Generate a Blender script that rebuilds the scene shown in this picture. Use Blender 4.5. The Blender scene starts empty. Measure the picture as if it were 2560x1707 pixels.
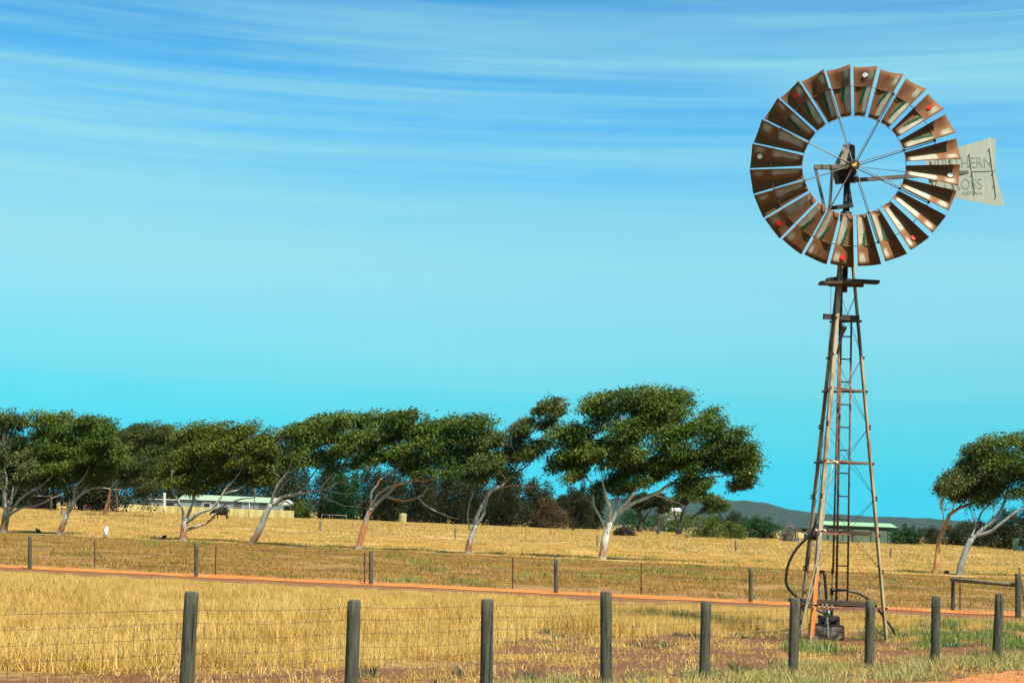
import bpy, bmesh, math, random
import numpy as np
from mathutils import Vector, Matrix, Euler, noise as mnoise

random.seed(7)
RNG = np.random.default_rng(7)
scene = bpy.context.scene
COL = scene.collection

# ------------------------------------------------------------------ camera
F = 3800.0            # focal length in photo pixels (photo is 2560 wide)
EYE = 1.95
PITCH, ROLL = 6.78, 2.3
cam_d = bpy.data.cameras.new('camera')
cam_d.sensor_width = 36.0
cam_d.lens = F / 2560 * 36.0
cam_d.clip_start, cam_d.clip_end = 0.5, 20000
cam = bpy.data.objects.new('camera', cam_d)
COL.objects.link(cam)
cam.location = (0, 0, EYE)
CR = Matrix.Rotation(math.radians(90 + PITCH), 3, 'X') @ Matrix.Rotation(math.radians(ROLL), 3, 'Z')
cam.rotation_euler = CR.to_euler()
scene.camera = cam

# ------------------------------------------------------------------ sky
SUN_EL, SUN_AZ = math.radians(60), math.radians(140)     # azimuth clockwise from +Y
world = bpy.data.worlds.new('World')
scene.world = world
world.use_nodes = True
wt = world.node_tree
def wn(t, **k):
    n = wt.nodes.new(t)
    for a, v in k.items(): setattr(n, a, v)
    return n
sky = wn('ShaderNodeTexSky', sky_type='NISHITA', sun_disc=False)
sky.sun_elevation, sky.sun_rotation = SUN_EL, SUN_AZ
tc = wn('ShaderNodeTexCoord')
sep = wn('ShaderNodeSeparateXYZ'); wt.links.new(tc.outputs['Generated'], sep.inputs[0])
ramp = wn('ShaderNodeValToRGB'); wt.links.new(sep.outputs['Z'], ramp.inputs[0])
stops = [(0.0, (.10, 1.5, 2.6)), (.02, (.065, 1.06, 1.75)), (.045, (.080, .89, 1.26)), (.08, (.20, .95, 1.07)), (.11, (.42, 1.04, 1.06)), (.155, (.72, 1.28, 1.14)),
         (.205, (.66, 1.32, 1.24)), (.24, (.40, 1.20, 1.38)), (.30, (.28, 1.12, 1.46)), (.6, (.30, .66, .90)), (1.0, (.28, .52, .76))]
cr = ramp.color_ramp; cr.interpolation = 'B_SPLINE'
while len(cr.elements) < len(stops): cr.elements.new(.5)
for e, (p, c) in zip(cr.elements, stops):
    e.position = p; e.color = (c[0]/3, c[1]/3, c[2]/3, 1)
m1 = wn('ShaderNodeVectorMath', operation='MULTIPLY'); wt.links.new(sky.outputs[0], m1.inputs[0]); wt.links.new(ramp.outputs[0], m1.inputs[1])
m2 = wn('ShaderNodeVectorMath', operation='SCALE'); wt.links.new(m1.outputs[0], m2.inputs[0]); m2.inputs['Scale'].default_value = 3.0
# cirrus: long thin streaks, slightly tilted
def streaks(tilt, sc, nsc, det, rough, lo, hi, seed):
    mp = wn('ShaderNodeMapping'); mp.inputs['Rotation'].default_value = (0, math.radians(tilt), 0)
    mp.inputs['Scale'].default_value = sc; mp.inputs['Location'].default_value = (seed, seed*.7, seed*.3)
    wt.links.new(tc.outputs['Generated'], mp.inputs[0])
    nz = wn('ShaderNodeTexNoise'); nz.inputs['Scale'].default_value = nsc; nz.inputs['Detail'].default_value = det; nz.inputs['Roughness'].default_value = rough
    nz.inputs['Distortion'].default_value = .35
    wt.links.new(mp.outputs[0], nz.inputs['Vector'])
    mr = wn('ShaderNodeMapRange', interpolation_type='SMOOTHSTEP'); mr.inputs[1].default_value = lo; mr.inputs[2].default_value = hi
    wt.links.new(nz.outputs[0], mr.inputs[0])
    return mr.outputs[0]
def wm(op, a, b):
    n = wn('ShaderNodeMath', operation=op, use_clamp=True)
    for i, v in enumerate((a, b)):
        if isinstance(v, (int, float)): n.inputs[i].default_value = v
        else: wt.links.new(v, n.inputs[i])
    return n.outputs[0]
s1 = streaks(4.8, (.8, .55, 13), 1.0, 5, .52, .36, .64, 1.7)
s2 = streaks(3.0, (1.3, 1.0, 46), 1.0, 6, .62, .36, .70, 3.91)
s3 = streaks(3.2, (.7, .5, 6), 1.0, 3, .5, .34, .56, 21.0)
cl = wm('ADD', wm('MULTIPLY', s1, .8), wm('MULTIPLY', wm('MULTIPLY', s2, s3), .7))
el = wn('ShaderNodeMapRange'); el.inputs[1].default_value = .03; el.inputs[2].default_value = .17; wt.links.new(sep.outputs['Z'], el.inputs[0])
cf = wm('MULTIPLY', wm('MULTIPLY', cl, el.outputs[0]), .92)
mixc = wn('ShaderNodeMix', data_type='RGBA'); wt.links.new(cf, mixc.inputs[0]); wt.links.new(m2.outputs[0], mixc.inputs[6])
mixc.inputs[7].default_value = (.36/.15, .82/.15, .90/.15, 1)
bg = wt.nodes['Background']; bg.inputs[1].default_value = 0.061
wt.links.new(mixc.outputs[2], bg.inputs[0])

# ------------------------------------------------------------------ sun, exposure
sd = bpy.data.lights.new('sun', 'SUN'); sd.energy = 5.0; sd.angle = math.radians(.53); sd.color = (1, .95, .86)
sun = bpy.data.objects.new('sun', sd); COL.objects.link(sun)
SUN = Vector((math.cos(SUN_EL)*math.sin(SUN_AZ), math.cos(SUN_EL)*math.cos(SUN_AZ), math.sin(SUN_EL)))
sun.rotation_euler = SUN.to_track_quat('Z', 'Y').to_euler(); sun.location = (20, -20, 40)
vs = scene.view_settings
vs.view_transform = 'Standard'; vs.look = 'None'; vs.exposure = 1.2; vs.gamma = 1.0
scene.cycles.max_bounces = 6; scene.cycles.transparent_max_bounces = 8; scene.cycles.volume_bounces = 0

# ------------------------------------------------------------------ from photo pixels to places
CAM = Vector((0, 0, EYE))
def sstep(t): t = min(1, max(0, t)); return t*t*(3-2*t)
def zt(y): return 1.1*sstep((y-120)/150) + .6*sstep((y-270)/500)
def ray(px, py):
    return (CR @ Vector((px-1280, 853.5-py, -F))).normalized()
def ground(px, py):
    d = ray(px, py); z = 0.0; p = None
    for _ in range(60):
        t = (z-EYE)/min(d.z, -1e-4); p = CAM+d*t; z = .6*z+.4*zt(p.y)
    p.z = zt(p.y); return p
def at(px, py, Y):
    d = ray(px, py); return CAM+d*(Y/d.y)
def gx(px, py, Y):
    p = at(px, py, Y); p.z = zt(Y); return p

# ------------------------------------------------------------------ materials
def new_mat(name, rough=.8, metal=0.0, color=(.5, .5, .5)):
    m = bpy.data.materials.new(name); m.use_nodes = True
    b = m.node_tree.nodes['Principled BSDF']
    b.inputs['Base Color'].default_value = (*color, 1); b.inputs['Roughness'].default_value = rough; b.inputs['Metallic'].default_value = metal
    b.inputs['Specular IOR Level'].default_value = .3
    return m
ALB = .80      # overall level of the base colours below
class N:
    def __init__(s, m): s.t = m.node_tree; s.b = s.t.nodes['Principled BSDF']
    def n(s, t, **k):
        x = s.t.nodes.new(t)
        for a, v in k.items(): setattr(x, a, v)
        return x
    def put(s, sock, v):
        if hasattr(v, 'is_output'): s.t.links.new(v, sock)
        elif isinstance(v, (tuple, list)) and len(v) == 3 and sock.type == 'RGBA': sock.default_value = (v[0]*ALB, v[1]*ALB, v[2]*ALB, 1)
        else: sock.default_value = v
    def coord(s, which='Object'): return s.n('ShaderNodeTexCoord').outputs[which]
    def pos(s): return s.n('ShaderNodeNewGeometry').outputs['Position']
    def attr(s, name): return s.n('ShaderNodeAttribute', attribute_name=name).outputs['Fac']
    def scale(s, v, sc):
        x = s.n('ShaderNodeVectorMath', operation='MULTIPLY'); s.put(x.inputs[0], v); x.inputs[1].default_value = sc; return x.outputs[0]
    def noise(s, v, sc, det=4, rough=.55, dist=0):
        x = s.n('ShaderNodeTexNoise'); s.put(x.inputs['Vector'], v); x.inputs['Scale'].default_value = sc
        x.inputs['Detail'].default_value = det; x.inputs['Roughness'].default_value = rough; x.inputs['Distortion'].default_value = dist
        return x.outputs[0]
    def rng(s, v, a, b, c=0., d=1., smooth=True):
        x = s.n('ShaderNodeMapRange', interpolation_type='SMOOTHSTEP' if smooth else 'LINEAR'); s.put(x.inputs[0], v)
        for i, q in zip((1, 2, 3, 4), (a, b, c, d)): x.inputs[i].default_value = q
        return x.outputs[0]
    def math(s, op, a, b=0., clamp=False):
        x = s.n('ShaderNodeMath', operation=op, use_clamp=clamp); s.put(x.inputs[0], a); s.put(x.inputs[1], b); return x.outputs[0]
    def mix(s, f, a, b, bt='MIX'):
        x = s.n('ShaderNodeMix', data_type='RGBA', blend_type=bt); s.put(x.inputs[0], f); s.put(x.inputs[6], a); s.put(x.inputs[7], b); return x.outputs[2]
    def sepz(s, v):
        x = s.n('ShaderNodeSeparateXYZ'); s.put(x.inputs[0], v); return x.outputs
    def col(s, c): s.put(s.b.inputs['Base Color'], c)
    def bump(s, h, st=.5, d=.02):
        x = s.n('ShaderNodeBump'); x.inputs['Strength'].default_value = st; x.inputs['Distance'].default_value = d
        s.put(x.inputs['Height'], h); s.put(s.b.inputs['Normal'], x.outputs[0])
def simple(name, c1, c2, sc=3., rough=.8, metal=0., bump=0., stretch=(1, 1, 1), lo=.35, hi=.65):
    m = new_mat(name, rough, metal); k = N(m)
    v = k.scale(k.coord(), stretch)
    nz = k.noise(v, sc, 6, .62)
    k.col(k.mix(k.rng(nz, lo, hi), c1, c2))
    if bump: k.bump(nz, bump)
    return m

def line_node(k, P, Q):
    """signed distance to the line PQ on the ground, positive on the far side"""
    d = Vector((Q.x-P.x, Q.y-P.y, 0)).normalized(); n = Vector((-d.y, d.x, 0))
    if n.y < 0: n = -n
    x = k.n('ShaderNodeVectorMath', operation='DOT_PRODUCT'); k.put(x.inputs[0], k.pos()); x.inputs[1].default_value = n
    return k.math('SUBTRACT', x.outputs['Value'], n.dot(P)), n, n.dot(P)

TRK0, TRK1 = ground(0, 1415.5), ground(2560, 1537)          # centre of the dirt track
B1a, B1b = ground(0, 1332), ground(1505, 1401)              # tree line furrow
B2a, B2b = ground(100, 1298.5), ground(2200, 1399)          # second furrow
V0, V1 = ground(0, 1694), ground(1250, 1660)                # where the tall grass ends towards the fence
V2, V3 = ground(1300, 1588), ground(2250, 1578)
def dist_line(P, Q):
    d = Vector((Q.x-P.x, Q.y-P.y)).normalized(); n = Vector((-d.y, d.x))
    if n.y < 0: n = -n
    return lambda x, y: n.x*(x-P.x)+n.y*(y-P.y)
dT, d1, d2, dVa, dVb = dist_line(TRK0, TRK1), dist_line(B1a, B1b), dist_line(B2a, B2b), dist_line(V0, V1), dist_line(V2, V3)
def dV(x, y):
    t = np.clip((x/y+.018)/.03, 0, 1); return dVa(x, y)*(1-t)+dVb(x, y)*t

def mat_ground():
    m = new_mat('ground_soil', .95); k = N(m); p = k.pos()
    n1 = k.noise(p, .9, 6, .6); n2 = k.noise(p, 7, 6, .65); n3 = k.noise(p, .12, 4, .5); nf = k.noise(p, 30, 4, .6)
    soil = k.mix(k.rng(n2, .3, .7), (.075, .026, .006), (.165, .062, .016))
    soil = k.mix(k.rng(nf, .58, .74), soil, (.22, .14, .06))
    straw = k.mix(k.rng(n2, .3, .7), (.12, .06, .018), (.28, .165, .05))
    pad = k.mix(k.rng(n2, .32, .68), (.15, .068, .018), (.32, .17, .045))
    pad = k.mix(k.math('MULTIPLY', k.rng(n1, .50, .70), .65), pad, (.12, .10, .02))
    pad = k.mix(k.math('MULTIPLY', k.rng(n3, .45, .7), .4), pad, (.19, .07, .025))
    gold = k.mix(k.rng(n2, .3, .7), (.34, .19, .05), (.46, .28, .08))
    gold = k.mix(k.math('MULTIPLY', k.rng(n1, .55, .72), .45), gold, (.24, .17, .045))
    pale = k.mix(k.rng(k.noise(p, 2.2, 6, .6), .3, .7), (.34, .20, .06), (.46, .29, .085))
    pale = k.mix(k.math('MULTIPLY', k.rng(n3, .5, .72), .35), pale, (.36, .22, .08))
    jit = k.math('MULTIPLY', k.math('SUBTRACT', n1, .5), 3.0)
    def zone(P, Q, w, amp):
        d, _, _ = line_node(k, P, Q)
        return k.rng(k.math('ADD', d, k.math('MULTIPLY', jit, amp)), -w, w)
    s_ = k.sepz(p); bl = k.rng(k.math('DIVIDE', s_[0], k.math('MAXIMUM', s_[1], 1.)), -.018, .012)
    za, zb = zone(V0, V1, .35, .5), zone(V2, V3, .5, .6)
    c = k.mix(k.math('ADD', k.math('MULTIPLY', za, k.math('SUBTRACT', 1., bl)), k.math('MULTIPLY', zb, bl)), soil, straw)
    c = k.mix(zone(TRK0, TRK1, .3, .1), c, pad)
    d, _, _ = line_node(k, TRK0, TRK1)                                   # bare brown shoulder in front of the track
    sh = k.math('MULTIPLY', k.rng(k.math('ADD', d, k.math('MULTIPLY', jit, .25)), -4.6, -3.6), k.rng(d, .6, .2))
    c = k.mix(k.math('MULTIPLY', sh, .85), c, (.15, .052, .014))
    c = k.mix(zone(B1a, B1b, 1.2, 1.2), c, gold)
    c = k.mix(zone(B2a, B2b, .8, .3), c, pale)
    for P, Q, w, col in ((B1a, B1b, 1.3, (.055, .032, .010)), (B2a, B2b, 3.2, (.15, .055, .02)), (ground(1480, 1388), ground(1990, 1409), .9, (.13, .075, .02)), (ground(0, 1318), ground(400, 1333), .9, (.16, .09, .03))):
        d, _, _ = line_node(k, P, Q)
        f = k.rng(k.math('ABSOLUTE', k.math('ADD', d, k.math('MULTIPLY', jit, .5))), w, w*.4)
        c = k.mix(k.math('MULTIPLY', f, k.rng(n1, .3, .6, .45, .95)), c, col)
    k.col(c); k.bump(n2, .6, .05)
    return m
M = {}
M['ground'] = mat_ground()
def mat_track():
    m = new_mat('orange_dirt', .95); k = N(m); p = k.pos()
    c = k.mix(k.rng(k.noise(p, 1.4, 6, .6), .3, .7), (.38, .105, .013), (.52, .170, .024))
    k.col(k.mix(k.rng(k.noise(p, 9, 5, .6), .56, .75), c, (.32, .09, .025))); k.bump(k.noise(p, 6, 5), .4, .04); return m
M['track'] = mat_track()
def mat_gravel():
    m = new_mat('red_gravel', .95); k = N(m); p = k.pos()
    v = k.n('ShaderNodeTexVoronoi'); k.put(v.inputs['Vector'], p); v.inputs['Scale'].default_value = 42
    c = k.mix(k.rng(v.outputs['Color'], .2, .8), (.22, .056, .012), (.50, .19, .055))
    k.col(c); k.bump(v.outputs['Distance'], .7, .015); return m
M['gravel'] = mat_gravel()
def mat_blade(name, c1, c2, c3, trans=.25, alt=None, asc=.35, alo=.5, ahi=.68):
    """grass: colour differs from blade to blade and from tuft to tuft"""
    m = new_mat(name, .75); k = N(m)
    oi = k.n('ShaderNodeObjectInfo')
    t = k.math('ADD', k.math('MULTIPLY', k.attr('tint'), .6), k.math('MULTIPLY', oi.outputs['Random'], .4))
    c = k.mix(k.rng(t, .1, .6, smooth=False), c1, c2); c = k.mix(k.rng(t, .62, .95, smooth=False), c, c3)
    if alt:
        p_ = k.pos(); nz = k.noise(p_, asc, 5, .65)
        c = k.mix(k.math('MULTIPLY', k.rng(nz, alo, ahi), .65), c, alt)
        c = k.mix(k.math('MULTIPLY', k.rng(k.noise(p_, asc*3.1, 4, .6), .54, .7), .5), c, tuple(.55*q for q in c2))
    k.col(c)
    tr = k.n('ShaderNodeBsdfTranslucent'); k.put(tr.inputs[0], c)
    mx = k.n('ShaderNodeMixShader'); mx.inputs[0].default_value = trans
    k.t.links.new(k.b.outputs[0], mx.inputs[1]); k.t.links.new(tr.outputs[0], mx.inputs[2])
    k.t.links.new(mx.outputs[0], k.t.nodes['Material Output'].inputs[0])
    return m
M['straw'] = mat_blade('straw_blade', (.52, .31, .065), (.76, .49, .13), (.86, .64, .25), .4, (.46, .26, .06), .5, .54, .72)
M['paddock'] = mat_blade('paddock_blade', (.30, .14, .03), (.50, .28, .065), (.20, .19, .035), .35, (.15, .13, .025), .45, .46, .62)
M['goldg'] = mat_blade('golden_blade', (.48, .28, .065), (.62, .40, .11), (.68, .48, .17), .35, (.34, .22, .05), .3, .54, .7)
M['paleg'] = mat_blade('pale_blade', (.46, .29, .08), (.58, .39, .11), (.64, .46, .16), .35, (.42, .25, .10), .12, .5, .7)
M['greeng'] = mat_blade('green_blade', (.07, .14, .015), (.16, .23, .035), (.40, .36, .12))
M['verge'] = mat_blade('verge_blade', (.20, .21, .05), (.44, .38, .12), (.60, .50, .20), .35)
M['weed'] = mat_blade('weed_leaf', (.025, .055, .025), (.05, .09, .035), (.10, .13, .05), .15)

def mat_leaf(name, c1, c2, c3):
    m = new_mat(name, .5); k = N(m)
    t = k.attr('tint')
    c = k.mix(k.rng(t, .0, .55, smooth=False), c1, c2); c = k.mix(k.rng(t, .6, 1., smooth=False), c, c3)
    k.col(c); k.b.inputs['Specular IOR Level'].default_value = .15; k.b.inputs['Roughness'].default_value = .6
    tr = k.n('ShaderNodeBsdfTranslucent'); k.put(tr.inputs[0], k.mix(.5, c, (.16, .20, .02)))
    mx = k.n('ShaderNodeMixShader'); mx.inputs[0].default_value = .10
    k.t.links.new(k.b.outputs[0], mx.inputs[1]); k.t.links.new(tr.outputs[0], mx.inputs[2])
    k.t.links.new(mx.outputs[0], k.t.nodes['Material Output'].inputs[0])
    return m
M['leaf_green'] = mat_leaf('gum_leaf_green', (.016, .034, .004), (.072, .115, .010), (.18, .215, .036))
M['leaf_olive'] = mat_leaf('gum_leaf_olive', (.024, .036, .003), (.092, .110, .008), (.19, .185, .022))
M['leaf_grey'] = mat_leaf('gum_leaf_grey_green', (.020, .034, .007), (.074, .098, .018), (.19, .20, .055))
M['leaf_dark'] = mat_leaf('scrub_leaf_dark', (.010, .012, .002), (.024, .028, .004), (.060, .058, .009))
M['leaf_brown'] = mat_leaf('scrub_leaf_brown', (.045, .022, .008), (.085, .045, .013), (.10, .095, .022))
M['leaf_bright'] = mat_leaf('bush_leaf_bright', (.03, .055, .008), (.075, .115, .014), (.13, .16, .03))
M['leaf_vivid'] = mat_leaf('bush_leaf_deep_green', (.006, .030, .006), (.014, .062, .010), (.03, .10, .018))
M['dead_twig'] = mat_leaf('dead_twig', (.10, .08, .06), (.20, .17, .13), (.34, .30, .24))

def mat_bark(name, pale, orange, o_h, amount=.5, dark=(.10, .07, .05)):
    m = new_mat(name, .85); k = N(m); p = k.coord('Object'); z = k.sepz(p)[2]
    n1 = k.noise(k.scale(p, (1, 1, .35)), 3.2, 5, .6); n2 = k.noise(k.scale(p, (1, 1, .25)), 9, 5, .6); n3 = k.noise(k.scale(p, (1, 1, .3)), 1.6, 3, .5, .6)
    c = k.mix(k.rng(n1, .35, .65), pale, tuple(.62*x for x in pale))
    c = k.mix(k.math('MULTIPLY', k.rng(n2, .56, .72), .75), c, dark)
    c = k.mix(k.math('MULTIPLY', k.rng(n3, .66-.2*amount, .74-.2*amount), .85), c, orange)
    base = k.rng(k.math('ADD', z, k.math('MULTIPLY', k.math('SUBTRACT', n3, .5), 2.4)), o_h+.4, o_h-.3)
    c = k.mix(k.math('MULTIPLY', base, .9), c, k.mix(k.rng(n2, .4, .65), orange, tuple(.45*x for x in orange)))
    foot = k.rng(k.math('ADD', z, k.math('MULTIPLY', n2, .5)), .55, .3)
    c = k.mix(k.math('MULTIPLY', foot, .8), c, k.mix(.5, pale, (.20, .15, .12)))
    k.col(c); k.bump(n2, .5, .03); return m
M['bark_white'] = mat_bark('white_gum_bark', (.66, .63, .52), (.44, .24, .13), .75, .1)
M['bark_grey'] = mat_bark('grey_gum_bark', (.42, .40, .33), (.36, .14, .05), .7, .2)
M['bark_orange_patch'] = mat_bark('patchy_gum_bark', (.46, .45, .36), (.56, .20, .07), 1.6, .75)
M['bark_dull'] = mat_bark('dull_gum_bark', (.33, .31, .25), (.26, .12, .05), .8, .2)
M['bark_tan'] = mat_bark('bare_orange_bark', (.60, .30, .10), (.62, .30, .11), .5, .6, (.36, .20, .10))
M['bark_blue'] = mat_bark('slate_grey_bark', (.30, .29, .26), (.24, .11, .06), -3., .1)
M['bark_dark'] = simple('dark_bark', (.035, .025, .02), (.09, .065, .05), 4, .9, bump=.5)
M['bark_red'] = simple('red_brown_bark', (.12, .05, .025), (.28, .12, .06), 4, .9, bump=.5)

def mat_post(name='weathered_post', a=(.034, .036, .022), b=(.125, .120, .080)):
    m = new_mat(name, .9); k = N(m); p = k.coord('Object'); oi = k.n('ShaderNodeObjectInfo')
    off = k.n('ShaderNodeVectorMath', operation='ADD'); k.put(off.inputs[0], p)
    cx = k.n('ShaderNodeCombineXYZ'); k.put(cx.inputs[0], k.math('MULTIPLY', oi.outputs['Random'], 40.)); k.put(off.inputs[1], cx.outputs[0])
    v = k.scale(off.outputs[0], (1, 1, .07)); g = k.noise(v, 38, 6, .7); big = k.noise(off.outputs[0], 3, 4)
    c = k.mix(k.rng(g, .3, .7), a, b)
    c = k.mix(k.math('MULTIPLY', k.rng(big, .48, .7), .6), c, (.075, .085, .035))
    cr_ = k.noise(k.scale(off.outputs[0], (1, 1, .04)), 22, 3, .5)
    c = k.mix(k.rng(cr_, .63, .68), c, (.015, .014, .012))
    c = k.mix(k.rng(k.noise(off.outputs[0], 26, 3), .7, .75), c, (.30, .29, .25))
    c = k.mix(k.math('MULTIPLY', oi.outputs['Random'], .45), c, k.mix(k.rng(g, .3, .7), (.05, .042, .026), (.17, .15, .105)))
    k.col(c); k.bump(k.math('SUBTRACT', g, k.rng(cr_, .62, .7)), 1., .03); return m
M['post'] = mat_post()
M['rail'] = simple('treated_rail', (.11, .095, .05), (.20, .17, .09), 8, .9, stretch=(.1, 1, 1), bump=.3)
M['picket'] = simple('rust_picket', (.055, .014, .010), (.13, .035, .022), 12, .85)
M['wire'] = simple('fence_wire', (.05, .045, .045), (.13, .11, .10), 30, .6, .4)
M['greywood'] = simple('grey_paling', (.10, .095, .075), (.18, .165, .13), 6, .9, stretch=(1, 1, .1), bump=.3)

def mat_leg():
    m = new_mat('weathered_steel', .75); k = N(m); p = k.coord('Object'); z = k.sepz(p)[2]
    n1 = k.noise(k.scale(p, (1, 1, .25)), 6, 5, .6)
    c = k.mix(k.rng(n1, .42, .66), (.42, .31, .17), (.21, .105, .045))
    k.col(c); k.bump(n1, .2, .01); return m
M['steel'] = mat_leg()
def mat_leg_orange():
    m = new_mat('steel_with_orange_primer', .7); k = N(m); p = k.coord('Object'); z = k.sepz(p)[2]
    n1 = k.noise(k.scale(p, (1, 1, .25)), 6, 5, .6)
    c = k.mix(k.rng(n1, .42, .66), (.42, .31, .17), (.21, .105, .045))
    zz = k.math('ADD', z, k.math('MULTIPLY', k.math('SUBTRACT', n1, .5), .5))
    f = k.math('MULTIPLY', k.rng(zz, 1.35, 1.25), k.rng(zz, .0, .35))
    k.col(k.mix(f, c, (.62, .19, .03))); return m
M['steel_orange'] = mat_leg_orange()
M['rust'] = simple('brown_rust', (.11, .045, .022), (.24, .115, .06), 9, .85, bump=.3)
M['rustdark'] = simple('dark_iron', (.022, .016, .014), (.065, .042, .032), 9, .7, .2, bump=.2)
M['hood'] = simple('rusty_hood', (.07, .03, .015), (.24, .20, .14), 3.2, .7, bump=.2, lo=.45, hi=.58)
M['beam'] = simple('grey_timber_beam', (.10, .085, .065), (.24, .205, .155), 6, .9, stretch=(.12, 1, 1), bump=.3)
M['plank'] = simple('dark_plank', (.03, .018, .011), (.10, .068, .046), 5, .9, stretch=(.12, 1, 1), bump=.3)
M['rod'] = simple('galvanised_rod', (.16, .135, .10), (.36, .31, .24), 12, .6, .3)
M['yellow'] = new_mat('yellow_paint', .6, 0, (.70, .36, .02))
M['black'] = new_mat('black_poly_pipe', .45, 0, (.010, .010, .011))
M['greyblack'] = new_mat('grey_poly_pipe', .6, 0, (.05, .055, .055))
M['palepipe'] = simple('pale_plastic_pipe', (.30, .33, .27), (.44, .47, .40), 14, .6)
M['greypipe'] = simple('grey_plastic_pipe', (.15, .17, .15), (.24, .26, .23), 14, .6)
M['concrete'] = simple('stained_concrete', (.02, .017, .014), (.26, .19, .13), 5, .95, bump=.6, lo=.40, hi=.66)
M['rope'] = simple('frayed_rope', (.44, .37, .24), (.58, .50, .36), 30, .9)
M['red'] = new_mat('red_reflector', .4, 0, (.80, .020, .006))
M['white'] = new_mat('white_reflector', .4, 0, (.80, .79, .74))
M['green'] = simple('green_paint', (.002, .045, .012), (.004, .085, .022), 18, .6)

def mat_blade_metal():
    m = new_mat('rusted_galvanised_sail', .55, .0); k = N(m)
    uv = k.coord('UV'); s = k.sepz(uv); u, v = s[0], s[1]
    oi = k.n('ShaderNodeObjectInfo')
    off = k.n('ShaderNodeVectorMath', operation='ADD'); k.put(off.inputs[0], uv)
    cx = k.n('ShaderNodeCombineXYZ'); k.put(cx.inputs[0], k.math('MULTIPLY', oi.outputs['Random'], 30.)); k.put(off.inputs[1], cx.outputs[0])
    nb = k.noise(k.scale(off.outputs[0], (1.6, 1, 1)), 2.4, 3, .5); nf = k.noise(k.scale(off.outputs[0], (2.2, 1, 1)), 26, 5, .7)
    wob = k.math('MULTIPLY', k.math('SUBTRACT', nb, .5), .34)
    vv = k.math('ADD', k.math('ADD', v, wob), k.math('MULTIPLY', k.math('SUBTRACT', oi.outputs['Random'], .5), .16))
    run = k.noise(k.scale(off.outputs[0], (.35, 1, 1)), 22, 4, .6)
    # inner patch of bare zinc: u .04-.62 , v 0.04-.46 ; outer patch: u .70-.97 , v .04-.30
    def box(u0, u1, v0, v1, e):
        a = k.math('MULTIPLY', k.rng(u, u0-e*.4, u0+e), k.rng(u, u1+e*.4, u1-e))
        b = k.math('MULTIPLY', k.rng(v, v0-.02, v0+.03), k.rng(vv, v1+.05, v1-.05)); return k.math('MULTIPLY', a, b)
    zinc = k.math('MAXIMUM', box(.05, .60, .06, .36, .07), box(.74, .95, .07, .26, .09), True)
    halo = k.math('MAXIMUM', box(.0, .76, .0, .56, .12), box(.64, 1., .0, .44, .12), True)
    rust = k.mix(k.rng(nf, .35, .68), (.075, .024, .006), (.225, .085, .020))
    rust = k.mix(k.math('MULTIPLY', halo, .42), rust, (.32, .145, .050))
    z = k.mix(k.rng(nb, .3, .7), (.30, .28, .19), (.48, .44, .32))
    z = k.mix(k.math('MULTIPLY', k.rng(run, .54, .7), .6), z, (.24, .13, .06)); rust = k.mix(k.math('MULTIPLY', k.rng(run, .55, .7), .5), rust, (.05, .018, .006))
    k.col(k.mix(zinc, rust, z)); k.put(k.b.inputs['Roughness'], k.rng(zinc, 0, 1, .85, .6)); k.bump(nf, .15, .004)
    return m
M['sail'] = mat_blade_metal()
def mat_vane():
    m = new_mat('pale_weathered_vane', .6); k = N(m); p = k.coord('Object')
    st = k.noise(k.scale(p, (1, 1, .10)), 16, 5, .65); n1 = k.noise(p, 3, 4)
    c = k.mix(k.rng(st, .3, .7), (.33, .35, .26), (.42, .43, .33))
    c = k.mix(k.math('MULTIPLY', k.rng(n1, .5, .7), .35), c, (.24, .32, .25))
    c = k.mix(k.math('MULTIPLY', k.rng(st, .64, .74), .5), c, (.34, .22, .13))
    k.col(c); return m
M['vane'] = mat_vane()
M['letter'] = simple('faded_green_letter', (.17, .24, .17), (.29, .32, .21), 9, .7, stretch=(1, 1, .2))

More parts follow.
